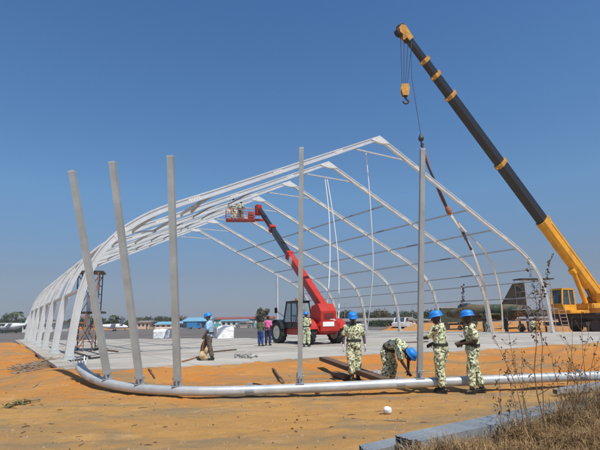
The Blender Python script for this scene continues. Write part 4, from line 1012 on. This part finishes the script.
SHp = [(-.5, -.5), (.5, -.5), (.5, .5), (-.5, .5)]
A0 = V((1.18, 5.68, 0)); A1 = V((6.6, 9.25, 0)); sd = (A1 - A0).normalized(); sn = V((sd.y, -sd.x, 0))
rows = {0: 'bottom row', 1: 'top row'}; place = ['nearest the bare sand', 'second from the sand', 'second from the dry grass', 'nearest the dry grass']
GRPB = 'hollow aluminium profiles stacked by the grass'
def profile(a, b, lab, w=.088, h=.118):
    ln = (b - a).length; m_ = MB(); t = .012; rings = []
    x2 = w/2; y2 = h/2
    o = [(-x2, -y2), (-.016, -y2), (-.014, -y2 + .01), (.014, -y2 + .01), (.016, -y2), (x2, -y2), (x2, y2), (.016, y2), (.014, y2 - .01), (-.014, y2 - .01), (-.016, y2), (-x2, y2)]
    xi, yi = x2 - .009, y2 - .013; inn = [(-xi, -yi), (-.016, -yi), (-.014, -yi), (.014, -yi), (.016, -yi), (xi, -yi), (xi, yi), (.016, yi), (.014, yi), (-.014, yi), (-.016, yi), (-xi, yi)]
    f = lambda pr, z: [V((z, p[0], p[1])) for p in pr]
    m_.loft([f(inn, ln), f(o, ln), f(o, 0), f(inn, 0), f(inn, ln)], False, caps=False)
    ob = m_.build('aluminium_profile', profile_m); ob.location = a; ob.rotation_euler.z = math.atan2((b - a).y, (b - a).x); tag(ob, lab, 'metal profile', GRPB); return ob
g0 = .02
for r in (0, 1):
    for k in range(4):
        off = sn*(.093*(k - 1.5)) + V((0, 0, g0 + .065 + .124*r)); e = random.uniform(-.03, .03)
        profile(A0 + off + sd*e, A1 + off + sd*e, 'hollow aluminium profile in the %s of the tall stack, %s' % (rows[r], place[k]))
for k in range(3):
    off = -sn*(.255 + .095*k) + V((0, 0, g0 + .065)); e = -.42 + .05*k
    profile(A0 + off + sd*e, A1 + off + sd*(e - .9), ('low single profile touching the sand side of the tall stack', 'low single profile in the middle of the three beside the tall stack', 'outermost low profile lying on bare sand beside the tall stack')[k])
for k in range(3):                                  # a second small lot farther right
    a = G(555 + 6*k, 391.5 - 1.6*k, .06); b = G(640, 384.5 - 2.2*k, .06)
    profile(a, b, ('front', 'middle', 'rear')[k] + ' of three pale profiles lying under weeds near the tube at right', .12, .09)

def brown_beam(a, b, w, h, lab):
    m_ = MB(); m_.beam(a, b, w, h); q = (b - a)
    o = m_.build('wood_beam_or_shade', wood_brown); rezero(tag(o, lab, 'beam'), a)
brown_beam(G(323, 358.5, .35), G(386, 381, .16), .26, .12, 'long dark brown beam lying slanted behind the soldier facing the camera')
brown_beam(G(334, 373, .06), G(347, 377.5, .06), .22, .10, 'short dark strip standing for the soldier shadow under the long slanted beam')  # no real board: dark strip added in place of the standing soldier's shadow
def stick(a, b, r, lab, mat=stickm, nm='stick', cat='stick'):
    m_ = MB(); C = [a.lerp(b, t/5) + V((0, 0, .012*(b - a).length*math.sin(t*1.9))) + V((noise.noise(V((t*1.0, a.x, 3)))*.05*(b - a).length, 0, 0)) for t in range(6)]
    m_.tube(C, [r, r*1.05, r, r*.9, r*.8, r*.6], 6); o = m_.build(nm, mat); rezero(tag(o, lab, cat), a)
stick(gz(G(273, 373.5)) + V((0, 0, .05)), gz(G(284, 384)) + V((0, 0, .03)), .035, 'dark stick lying on orange sand left of the fourth post', wood_brown)
stick(gz(G(149, 371.5, .2)) + V((0, 0, .03)), gz(G(155, 374.5, .2)) + V((0, 0, .03)), .03, 'short dark offcut on the sand between second and third posts', wood_brown)
stick(gz(G(33, 390)), gz(G(41, 386.5)), .02, 'short dry stick alone on the orange heap at left')
stick(gz(G(384, 419.5)) + V((0, 0, .01)), gz(G(406, 420)) + V((0, 0, .01)), .012, 'thin straight twig on sand below the white lump')
# white lump
m_ = MB(); m_.ell((0, 0, .07), (.075, .065, .068), None, 14, 9); o = remesh(m_, 'foam_lump', cone_white, .012, None, .016, 9); o.location = gz(G(387.5, 412)); tag(o, 'round white foam lump lying alone on the open sand', 'lump')
m_ = MB(); m_.ell((0, 0, .04), (.06, .05, .05)); o = remesh(m_, 'clod', soil, .012, None, .02, 12); o.location = gz(G(317.5, 392.5)); tag(o, 'small brown clod just in front of the silver tube', 'clod')
# brush pile beside the slab corner
bp = empty('brush_pile', gz(G(45, 368)), 0, 'grey brushwood pile of dry branches beside the slab edge at left', 'brush pile'); m_ = MB()
for k in range(150):
    px = random.uniform(20, 66); py = 376 - (px - 20)*.20 + random.gauss(0, 2.2) - 2
    c = G(px, py); c = gz(c) + V((0, 0, random.uniform(.01, .20)*(.4 + .6*sstep(20, 50, px)))); a = random.gauss(.5, .6); ln = random.uniform(.25, 1.0)
    d = V((math.cos(a), math.sin(a), random.gauss(0, .14)))*ln; r = random.uniform(.008, .022)
    m_.tube([c - d*.5, c + V((0, 0, random.uniform(-.03, .05))), c + d*.5], [r, r*.9, r*.4], 5)
tag(m_.build('branches', stickm, bp), kind='stuff')
# wilted green branch in the left foreground
wb = empty('fallen_branch', gz(G(30, 404)), 0, 'wilted leafy branch lying on the sand in the left foreground', 'branch')
a, b = gz(G(40, 401.2)) + V((0, 0, .05)), gz(G(6, 407)) + V((0, 0, .04)); m_ = MB(); m_.tube([a, a.lerp(b, .4) + V((0, 0, .03)), b], [.022, .016, .006], 6); m_.build('stem', stickm, wb)
m_ = MB()
for k in range(170):
    t = random.uniform(.3, 1.02); c = a.lerp(b, t) + V((random.gauss(0, .05), random.gauss(0, .09), abs(random.gauss(0, .04)))); d = V((random.gauss(-.4, .5), random.gauss(0, .6), random.gauss(0, .25))).normalized()*random.uniform(.06, .14); s = d.cross(V((random.gauss(0, .4), random.gauss(0, .4), 1))).normalized()*random.uniform(.008, .018)
    m_.add([c, c + d*.5 + s, c + d, c + d*.5 - s], [(0, 1, 2, 3)])
m_.build('leaves', leafm, wb)
# rubble heap on the slab
rh = empty('rubble_heap', G(246, 357.5, .25), 0, 'small heap of grey broken concrete on the slab right of the hose man', 'rubble'); m_ = MB()
for k in range(46):
    c = G(random.gauss(246, 4.5), random.gauss(357.3, .7), .25) + V((0, 0, random.uniform(.02, .12))); q = random.uniform(.05, .15)
    m_.rbox(c, (q, q*random.uniform(.6, 1.2), q*.7), q*.2, Euler((random.random()*3, random.random()*3, random.random()*3)).to_matrix())
tag(m_.build('chunk', rubble_m, rh), kind='stuff')
m2 = empty('rubble_heap', gz(G(372, 374)), 0, 'scattered pale rubble on sand between the standing and the bending soldier', 'rubble'); m_ = MB()
for k in range(60):
    c = gz(G(random.gauss(373, 6.5), random.gauss(375, 1.4))) + V((0, 0, random.uniform(.02, .10))); q = random.uniform(.04, .13)
    m_.rbox(c, (q, q*random.uniform(.6, 1.2), q*.7), q*.2, Euler((random.random()*3, random.random()*3, random.random()*3)).to_matrix())
tag(m_.build('chunk', rubble_m, m2), kind='stuff')
# narrow dark and brown strips and rods on the slab
for k, (x0, y0, x1, y1, lb) in enumerate(((68, 361, 101, 357, 'longest dark strip on the slab beside the nearest arch foot'), (72, 351.5, 90, 357, 'dark strip set slantwise on the slab below the left scaffold'), (96, 349, 118, 351.5, 'brown strip on the slab right of the first post'), (205, 352.5, 236, 349.5, 'thin rod lying on the slab beyond the hose man'), (392, 343, 428, 341.5, 'long dark rod lying on the slab behind the bending soldier'))):
    m_ = MB(); m_.beam(G(x0, y0, .285), G(x1, y1, .285), .07, .06); o = m_.build('slab_strip', soot if k < 2 else wood_brown); rezero(tag(o, lb, 'bar'), G(x0, y0, .25))
# gravel and clods nobody could count
m_ = MB()
for k in range(2600):
    y = 5.2 + 14*random.random()**1.7; x = random.uniform(-.72, .72)*y
    if inside(x, y, SLAB2): continue
    q = random.choice((.006, .006, .008, .008, .010, .010, .014, .02, .03))*random.uniform(.7, 1.4); z = ground_h(x, y)
    s, t_ = random.random()*6, random.uniform(.6, 1.3)
    m_.add([(x + q*math.cos(s + j*1.57)*(t_ if j % 2 else 1), y + q*math.sin(s + j*1.57), z - q*.2) for j in range(4)] + [(x + q*.2, y, z + q*.8)], [(0, 1, 4), (1, 2, 4), (2, 3, 4), (3, 0, 4)])
tag(m_.build('gravel', plain('gravel_stone', (.30, .20, .125), .95, 0, .35, 3)), kind='stuff')

m_ = MB()                                           # dark chaff, bits of twig and bark trodden into the sand
for k in range(300):
    y = 5.3 + 8.5*random.random()**1.4; x = random.uniform(-.7, .7)*y
    if inside(x, y, SLAB2): continue
    a = random.gauss(.1, .8); l = random.choice((.012, .016, .02, .025, .03, .04, .07))*random.uniform(.6, 1.3); z = ground_h(x, y); d = V((math.cos(a), math.sin(a), 0))*l; r = random.uniform(.003, .008)
    c = V((x, y, z + r)); m_.tube([c - d, c + V((0, 0, r)), c + d + V((0, 0, ground_h(x + d.x, y + d.y) - z))], [r, r*1.2, r*.5], 4)
for k in range(130):                                # clods
    y = 5.5 + 12*random.random()**1.3; x = random.uniform(-.7, .7)*y
    if inside(x, y, SLAB2): continue
    q = random.uniform(.008, .024); m_.ell((x, y, ground_h(x, y) + q*.3), (q*random.uniform(.7, 1.5), q, q*.7), Euler((random.random(), random.random(), random.random()*3)).to_matrix(), 7, 5)
tag(m_.build('litter', plain('litter_brown', (.17, .095, .05), .95, 0, .5, 4)), kind='stuff')

# ------------------------------------------------------------------ dry grass and tall weeds
m_ = MB()
def grass_edge(y): return A0.x + (y - A0.y)*(A1.x - A0.x)/(A1.y - A0.y)
n_ = 0
while n_ < 29000:
    y = random.uniform(3.6, 11.6); e = grass_edge(y) + .12*(1 - sstep(5.6, 6.6, y)); x = e + abs(random.gauss(0, 1.3)) + .20 - .38*sstep(6.0, 8.4, y) + random.uniform(-.12, .25)
    if x > .80*y + .8 or x < .12*y: continue
    dens = noise.noise(V((x*1.6, y*1.6, 0)))
    if dens < -.18 and random.random() < .75: continue
    n_ += 1
    h = random.uniform(.14, .48)*(1 + .8*max(0, dens))*(.70 + .60*sstep(5.5, 9.0, y)); a = random.random()*6.28; ln = random.gauss(.8, .5); w = random.uniform(.0022, .0055)
    d = V((math.cos(a), math.sin(a), 0)); s = V((-d.y, d.x, 0))*w; b = V((x, y, ground_h(x, y) - .01))
    p1 = b + d*h*ln*.3 + V((0, 0, h*.62)); p2 = b + d*h*ln + V((0, 0, h*(1 - .25*abs(ln))))
    m_.add([b - s, b + s, p1 + s*.8, p1 - s*.8, p2], [(0, 1, 2, 3), (3, 2, 4)])
tag(m_.build('dry_grass', drygrass), kind='stuff')
# dead litter under the grass
m_ = MB()
for k in range(5200):
    y = random.uniform(3.8, 11.6); x = grass_edge(y) + .15 + abs(random.gauss(0, 1.4)); 
    if x > .85*y + .6: continue
    a = random.random()*6.28; l = random.uniform(.05, .25); b = V((x, y, ground_h(x, y) + random.uniform(.01, .10))); d = V((math.cos(a)*l, math.sin(a)*l, random.gauss(0, .04))); s = V((-d.y, d.x, 0)).normalized()*random.uniform(.003, .008)
    m_.add([b - s, b + s, b + d + s*.5, b + d - s*.5], [(0, 1, 2, 3)])
tag(m_.build('grass_litter', drygrass), kind='stuff')
GRPW = 'tall dry weeds at right'
def weed(base, top, label, heads, spread, rstem=.011, side=5, headsz=1.0):
    root = empty('dry_weed', base, 0, label, 'weed', GRPW); H = (top - base).length; bend = V((random.gauss(0, .06), random.gauss(0, .06), 0))*H
    C = [base.lerp(top, t/8) + bend*math.sin(math.pi*t/8) + V((noise.noise(V((t*.8, base.x*9, 1))), noise.noise(V((t*.8, base.x*9, 5))), 0))*.035 for t in range(9)]
    m_ = MB(); m_.tube(C, [rstem*(1 - .09*t) for t in range(9)], 5); hd = MB()
    def head(c, q):
        for _ in range(random.randint(2, 4)):
            o = V((random.gauss(0, 1), random.gauss(0, 1), random.gauss(0, 1)))*q*.8; hd.ell(c + o, (q*random.uniform(.4, .9), q*random.uniform(.4, .9), q*random.uniform(.5, 1.1)), None, 6, 4)
    def lf(c, d, l):
        d = d.normalized(); s = d.cross(V((random.gauss(0, .5), random.gauss(0, .5), 1))).normalized()*l*.16; hd.add([c, c + d*l*.5 + s, c + d*l, c + d*l*.5 - s], [(0, 1, 2, 3)])
    for k in range(side):
        t = random.uniform(.12, .85); i = int(t*8); c = C[i].lerp(C[i+1], t*8 - i); a = random.random()*6.28
        d = V((math.cos(a), math.sin(a)*.6, random.uniform(.5, 1.5))).normalized()*spread*H*random.uniform(.14, .32)*(1.15 - t); e = c + d; mid = c + d*.5 + V((d.x*.1, 0, -.02))
        m_.tube([c, mid, e], [rstem*.5, rstem*.4, rstem*.2], 4)
        for q in range(2):
            f = random.uniform(.6, 1); head(c + d*f, .009*headsz)
        for q in range(2): lf(c + d*random.uniform(.2, 1), V((d.x + random.gauss(0, .4), d.y + random.gauss(0, .4), random.uniform(-.6, .3))), random.uniform(.03, .08))
    for k in range(heads):
        t = 1 - (k/heads)*.5; i = min(7, int(t*8)); c = C[i].lerp(C[i+1], t*8 - i) + V((random.gauss(0, .012), random.gauss(0, .012), 0)); head(c, .016*headsz*random.uniform(.7, 1.3))
        if random.random() < .45: lf(c, V((random.gauss(0, 1), random.gauss(0, 1), random.gauss(.1, .6))), random.uniform(.03, .08))
    m_.build('stem', weed_stem, root); tag(hd.build('seed_heads', weed_head, root), kind='stuff')
def wd(bx, by, tx, ty, dep, label, **k):
    b = D(bx, by, dep); b.z = ground_h(b.x, b.y); weed(b, D(tx, ty, dep + random.uniform(-.1, .1)), label, **k)
wd(546, 428, 553, 253, 6.3, 'tallest dark weed stalk crossing the crane cab', heads=22, spread=.5, side=8, rstem=.010, headsz=1.05)
wd(541, 430, 528.5, 258, 6.5, 'tall weed stalk rising in front of the jet tail', heads=15, spread=.45, side=6, rstem=.008, headsz=.95)
wd(474, 380, 463.5, 285, 12.4, 'dark weed rising behind the helmet of the soldier standing sideways', heads=16, spread=.35, side=6, rstem=.013, headsz=1.7)
wd(524, 431, 485, 316, 6.2, 'weed leaning left just right of the sideways soldier', heads=6, spread=.7, side=7, rstem=.007, headsz=.8)
wd(533, 426, 505, 300, 6.9, 'thin weed leaning left between soldier and scaffold', heads=3, spread=.8, side=8, rstem=.006, headsz=.7)
LBW = 'thin twiggy weed sprouting from the straw grass at the right edge'
for (bx, tx, ty, dep) in ((556, 573, 318, 6.4), (570, 590, 322, 6.8), (580, 566, 338, 6.6), (592, 602, 330, 6.9), (566, 548, 345, 7.0), (588, 580, 312, 7.3), (606, 594, 345, 6.6)):
    wd(bx, 425, tx, ty, dep, LBW, heads=2, spread=1.2, side=10, rstem=.0065, headsz=.75)
LBW2 = 'short twiggy weed standing at the left tip of the straw grass'
for (bx, tx, ty, dep) in ((517, 507, 362, 6.3), (507, 499, 370, 6.1), (528, 522, 352, 6.5), (501, 512, 385, 6.0)):
    wd(bx, 432, tx, ty, dep, LBW2, heads=4, spread=1.0, side=8, rstem=.006, headsz=.7)

# ------------------------------------------------------------------ far buildings
def house(label, px0, px1, pyb, pyt, Yd, wall, roof, depth, rise=0.25, group=None, wins=6, door=True, winmat=None, name='building'):
    a, b = D(px0, pyb, Yd), D(px1, pyb, Yd); w = b.x - a.x; h = D((px0 + px1)/2, pyt, Yd).z
    root = empty(name, V(((a.x + b.x)/2, Yd + depth/2, 0)), 0, label, 'building', group)
    m_ = MB(); hw = h*(1 - rise); m_.box((0, 0, hw/2 - .05), (w, depth, hw + .1)); wl = m_.build('wall', wall, root, world=False)
    m_ = MB(); o = .35
    m_.prism([(-depth/2 - o, hw), (0, h), (depth/2 + o, hw), (depth/2 + o, hw - .12), (-depth/2 - o, hw - .12)], w + 2*o, Matrix.Rotation(R(90), 4, 'Z') @ Matrix.Rotation(R(90), 4, 'X')); m_.build('roof', roof, root, world=False)
    for k in range(wins):
        x = -w/2 + w*(k + .5)/wins; m_ = MB(); ww = w/wins*.5
        m_.box((x, -depth/2 - .01, hw*.58), (ww, .08, hw*.34)); m_.build('window', winmat or dark_open, wl, world=False)
    if door: m_ = MB(); m_.box((w*.31, -depth/2 - .012, hw*.32), (min(3, w*.08), .09, hw*.64)); m_.build('door', dark_open, wl, world=False)
    return root
house('long low building with red brown roof and teal walls behind the bulk bags', 205, 272, 327.5, 316.6, 150, wall_teal, roof_red, 16, .22, wins=11, winmat=wall_white)
house('white walled block standing in front of the long red roofed building', 221, 247, 327.5, 319.5, 140, wall_white, roof_blue, 6, .14, wins=5)
house('bright blue hall with pale blue roof left of the man in light blue', 183, 208, 328.5, 317.2, 142, wall_blue, roof_blue, 14, .36, wins=3)
house('low pale building with light blue roof between the second and third posts', 155, 182, 328.5, 321.4, 150, wall_white, roof_blue, 10, .4, wins=5)
house('small cream house beyond the second post', 137, 149, 329, 320.5, 148, wall_cream, roof_grey, 8, .2, wins=3)
house('little cream hut right of the bulk bags', 240, 252, 327.5, 321.5, 128, wall_cream, roof_grey, 5, .2, wins=2)
house('white apron shed at the far left behind the arch legs', 22, 52, 331.5, 321.5, 118, wall_white, roof_grey, 8, .2, wins=7)
house('long low grey roofed building with white walls and dark bays beyond the dirt heaps', 322, 416, 328.0, 318.0, 120, wall_white, roof_grey, 10, .34, wins=9)
house('low grey shed farther right beyond the jet', 418, 560, 327.0, 317.5, 135, wall_cream, roof_grey, 10, .3, wins=10)
# parked vehicles in front of the blue hall
for k, (px, dep, mt, lb) in enumerate(((194, 118, wall_blue, 'dark blue lorry parked in front of the bright blue hall'), (184, 122, soot, 'black car parked left of the dark blue lorry'), (243.5, 121, roof_grey, 'grey car parked before the little cream hut'))):
    rt = empty('parked_lorry' if k == 0 else 'parked_car', D(px, 329, dep).to_2d().to_3d() + V((0, 0, .02)), .1*k, lb, 'lorry' if k == 0 else 'car'); m_ = MB(); rt.scale = (.6,)*3 if k == 0 else (1,)*3
    if k == 0:
        prof_box(m_, [(-2.8, .7), (1.2, .7), (1.2, 2.7), (-2.8, 2.7)], 2.2); prof_box(m_, [(1.3, .5), (2.9, .5), (2.9, 1.3), (2.5, 2.3), (1.3, 2.3)], 2.0)
    else: prof_box(m_, [(-2.0, .35), (2.1, .35), (2.1, .85), (1.1, .95), (.5, 1.45), (-1.0, 1.45), (-1.6, .95), (-2.0, .9)], 1.65)
    b_ = m_.build('body', mt, rt, world=False); m_ = MB(); prof_box(m_, [(1.7, 1.4), (2.7, 1.4), (2.45, 2.15), (1.7, 2.15)] if k == 0 else [(-1.35, .97), (.95, .97), (.45, 1.38), (-.95, 1.38)], 2.03 if k == 0 else 1.68); m_.build('window', cab_glass, b_, world=False)
    for f in (-1.4, 1.4 if k else 2.1):
        for e in (-.8, .8): wheel(rt, (f, e, .34 if k else .45), (0, 1, 0), .34 if k else .45, .22, plate_grey)
# parked white aeroplanes on the apron
def plane(c, rz, L, label):
    root = empty('light_aircraft', c, rz, label, 'aeroplane'); m_ = MB(); r = L*.075; z = r*1.9
    m_.loft([[V((x*L, r*q*math.cos(t), z + r*q*math.sin(t) + zz*r)) for t in [2*math.pi*j/14 for j in range(14)]] for x, q, zz in ((-.5, .15, .6), (-.3, .5, .35), (-.05, .95, .05), (.2, 1.05, 0), (.38, .8, -.15), (.48, .4, -.25), (.5, .1, -.3))], True); f_ = m_.build('fuselage', white, root, world=False)
    m_ = MB(); m_.box((.08*L, 0, z + r*.95), (L*.15, L*1.1, .12)); m_.build('wing', white, root, world=False)
    m_ = MB(); m_.prism([(-.5*L, z + r*.6), (-.33*L, z + r*.7), (-.44*L, z + r*3), (-.52*L, z + r*3)], .1, Matrix.Rotation(R(90), 4, 'X')); m_.box((-.46*L, 0, z + r*.8), (L*.09, L*.36, .08)); m_.build('tail_fin', white, root, world=False)
    m_ = MB(); m_.box((.3*L, 0, z + r*.5), (L*.1, r*1.75, r*.5)); m_.build('window', dark_open, f_, world=False)
    for x, y in ((.1, .12), (.1, -.12), (.42, 0)): wheel(root, (x*L, y*L, r*.4), (0, 1, 0), r*.4, r*.25, plate_grey); 
    m_ = MB()
    for x, y in ((.1, .12), (.1, -.12), (.42, 0)): m_.cyl((x*L, y*L*.6, z), (x*L, y*L, r*.4), .05, 6)
    m_.build('landing_leg', plate_grey, root, world=False)
plane(D(111, 330, 110).to_2d().to_3d() + V((0, 0, .02)), .15, 7.5, 'white light aircraft parked on the tarmac between the first and second posts')
plane(D(14, 331.5, 112).to_2d().to_3d() + V((0, 0, .02)), 2.7, 10.5, 'white aircraft at the far left edge of the tarmac')
ov = MB(); prof_box(ov, [(-4, 0), (-4, 1.6), (-2.6, 2.7), (2.6, 2.7), (4, 1.6), (4, 0)], 9); ot = ov.build('storage_tent', army_green); ot.location = D(0, 331, 125).to_2d().to_3d(); tag(ot, 'dark round shouldered tent cut by the left edge of the photo', 'tent')

lp0 = None
for px in (447, 452.5, 459, 465, 333, 345, 413):
    p = D(px, 322, 116); z = D(px, 303.5 + (px % 3)*.8, 116).z; lp = empty('lamp_post', V((p.x, 116, 0)), 0, 'thin far lamp mast rising above the long low buildings behind the hangar', 'lamp post', 'far lamp masts')
    m_ = MB(); m_.cyl((0, 0, 0), (0, 0, z), .075, 6, .045); m_.build('pole', plate_grey, lp, world=False); m_ = MB(); m_.rbox((.35, 0, z), (.9, .18, .1), .03); m_.build('lamp', plate_grey, lp, world=False)
# ------------------------------------------------------------------ trees
def tree_proto(name, H, Wd, trunk, leaves, mat, seed, palm=False):
    random.seed(seed); root = empty(name, (0, 0, 0)); m_ = MB(); m_.tube([(0, 0, -.1), (.05*H*.3, 0, H*trunk*.5), (0, 0, H*trunk), (.04*H, 0, H*.8)], [.035*H, .028*H, .022*H, .006*H], 7)
    cl = []
    if not palm:
        for k in range(9):
            a = random.random()*6.28; q = random.uniform(.15, .5)*Wd; e = V((math.cos(a)*q, math.sin(a)*q, H*random.uniform(trunk + .12, .92))); m_.tube([(0, 0, H*trunk*random.uniform(.7, 1.1)), e*.6 + V((0, 0, H*trunk*.35)), e], [.014*H, .009*H, .003*H], 5); cl.append((e, random.uniform(.13, .24)*Wd))
    m_.build('trunk', bark, root, world=False); c_ = MB()
    if palm:
        for k in range(15):
            a = k*2.4; d = V((math.cos(a), math.sin(a), 0)); up = random.uniform(.0, .8); L = Wd*.5
            P = [V((0, 0, H*.8)) + d*L*t + V((0, 0, L*(up*t - .9*t*t))) for t in (0, .3, .6, .85, 1)]; s = V((-d.y, d.x, 0))
            for j in range(4):
                w0, w1 = (.04, .1, .11, .08, .01)[j]*Wd, (.04, .1, .11, .08, .01)[j+1]*Wd; c_.add([P[j] - s*w0, P[j] + s*w0, P[j+1] + s*w1, P[j+1] - s*w1], [(0, 1, 2, 3)])
    else:
        for k in range(leaves):
            c, q = random.choice(cl); v = V((random.gauss(0, 1), random.gauss(0, 1), random.gauss(0, .75))); p = c + v.normalized()*q*random.random()**.4*1.15
            d = V((random.gauss(0, 1), random.gauss(0, 1), random.gauss(0, .7))).normalized()*Wd*.05*random.uniform(.6, 1.3); s = d.cross(V((random.gauss(0, 1), random.gauss(0, 1), random.gauss(0, 1)))).normalized()*d.length*.6
            c_.add([p - d, p + s, p + d, p - s], [(0, 1, 2, 3)])
    c_.build('crown', mat, root, world=False); return root
T = [tree_proto('tree', 6, 6.5, .22, 900, foliage, 11), tree_proto('tree', 5, 7.0, .16, 900, foliage, 12), tree_proto('tree', 4.2, 5.0, .2, 700, foliage_dry, 13)]
PAL = tree_proto('palm_tree', 8, 5.5, .78, 0, foliage, 14, True); BIG = tree_proto('tree', 9, 8.5, .3, 1500, foliage_dry, 15)
used = set()
def plant(proto, px, dep, H, label, group=None, wide=1.0):
    o = proto if proto.name not in used else copy_tree(proto); used.add(proto.name)
    p = D(px, 326, dep); k = H/{T[0].name: 6, T[1].name: 5, T[2].name: 4.2, PAL.name: 8, BIG.name: 9}[proto.name]
    o.location = (p.x, dep, -.05); o.scale = (k*wide, k*wide, k); o.rotation_euler.z = random.random()*6.28; tag(o, label, 'tree', group)
random.seed(5)
LT = 'dark low tree in the row beyond the long grey roofed building'
for k in range(34):
    plant(T[k % 3], 318 + k*4.1 + random.uniform(-1.5, 1.5), random.uniform(150, 175), random.uniform(2.9, 4.4), LT, 'tree row behind the long building', 1.5)
plant(BIG, 382, 150, 4.0, 'dead looking taller tree standing out of the row above the long building'); plant(T[0], 371, 152, 3.8, 'rounded dark tree left of the taller one above the long building', None, 1.1)
LT3 = 'dim tree in the far row to the right behind jet and crane'
for k in range(22): plant(T[k % 3], 458 + k*7.6 + random.uniform(-2, 2), random.uniform(160, 190), random.uniform(2.8, 4.2), LT3, 'far trees at right', 1.7)
LT2 = 'small dark tree along the far edge of the tarmac at left'
for k in range(30):
    plant(T[k % 3], -6 + k*6.4 + random.uniform(-2.5, 2.5), random.uniform(172, 200), random.uniform(2.6, 4.4), LT2, 'far trees beyond the tarmac', 1.5)
plant(BIG, 262, 100, 4.3, 'bare dark tree standing beside the red roofed building and telehandler', None, .75)
plant(PAL, 15.5, 165, 7.8, 'palm standing above the white shed at far left'); plant(T[0], 3, 150, 5.0, 'dense dark tree at the very left edge'); plant(PAL, 114, 180, 6.0, 'slim palm over the far trees right of the first post')
LT4 = 'green bush growing before the long white walled building'
for k in range(7): plant(T[1], 372 + k*3.2 + random.uniform(-1, 1), random.uniform(96, 104), random.uniform(1.0, 1.5), LT4, 'bushes before the long building', 2.0)

# ------------------------------------------------------------------ hazy air
hm_ = bpy.data.materials.new('haze'); hm_.use_nodes = True; hn = hm_.node_tree; hn.nodes.remove(hn.nodes['Principled BSDF'])
hv = hn.nodes.new('ShaderNodeVolumePrincipled'); hv.inputs['Color'].default_value = (.80, .84, .90, 1); hv.inputs['Density'].default_value = .00055; hv.inputs['Anisotropy'].default_value = .2
hn.links.new(hv.outputs[0], hn.nodes['Material Output'].inputs['Volume'])
tag(MB().box((0, 500, 14), (7400, 7400, 31)).build('haze', hm_), kind='stuff')

# ------------------------------------------------------------------ sky, sun, camera
w = bpy.data.worlds.new('World'); sc.world = w; w.use_nodes = True; nt = w.node_tree
sky = nt.nodes.new('ShaderNodeTexSky'); sky.sky_type = 'NISHITA'; sky.sun_disc = False
SUN = V((.36, -.70, 1.38)).normalized()
sky.sun_elevation = math.asin(SUN.z); sky.sun_rotation = math.atan2(SUN.x, SUN.y)
sky.altitude = 0; sky.air_density = .8; sky.dust_density = .8; sky.ozone_density = 3
bg = nt.nodes['Background']; bg.inputs[1].default_value = .13
tc_ = nt.nodes.new('ShaderNodeTexCoord'); sep_ = nt.nodes.new('ShaderNodeSeparateXYZ'); nt.links.new(tc_.outputs['Generated'], sep_.inputs[0])
tint = ramp(nt, sep_.outputs[2], [(0, (.52, .52, .63)), (.042, (.49, .48, .56)), (.096, (.56, .53, .55)), (.254, (.73, .93, .97)), (.45, (.68, 1.0, 1.16)), (.6, (.62, .97, 1.2)), (.8, (.85, .95, 1.0))])
nt.links.new(mix(nt, 1.0, sky.outputs[0], tint, 'MULTIPLY'), bg.inputs[0])
sl_ = bpy.data.lights.new('sun', 'SUN'); sl_.energy = 4.9; sl_.angle = R(.5); sl_.color = (1, .955, .88)
so = bpy.data.objects.new('sun', sl_); col.objects.link(so); so.rotation_euler = SUN.to_track_quat('Z', 'Y').to_euler(); so.location = (0, 0, 60)
cam = bpy.data.cameras.new('camera'); co = bpy.data.objects.new('camera', cam); col.objects.link(co)
cam.sensor_width = 36; cam.lens = FOC/600*36; cam.clip_start = .05; cam.clip_end = 9000
Rx, U0, Bk = V((1, 0, 0)), V((0, -SP, CP)), V((0, -CP, -SP))
Rt = Rx*CR - U0*SR; Up = U0*CR + Rx*SR
M = Matrix((Rt, Up, Bk)).transposed().to_4x4(); M.translation = V((0, 0, CAMH)); co.matrix_world = M
sc.camera = co
sc.view_settings.view_transform = 'Standard'; sc.view_settings.look = 'None'; sc.view_settings.exposure = 0; sc.view_settings.gamma = 1; sc.view_settings.use_curve_mapping = False
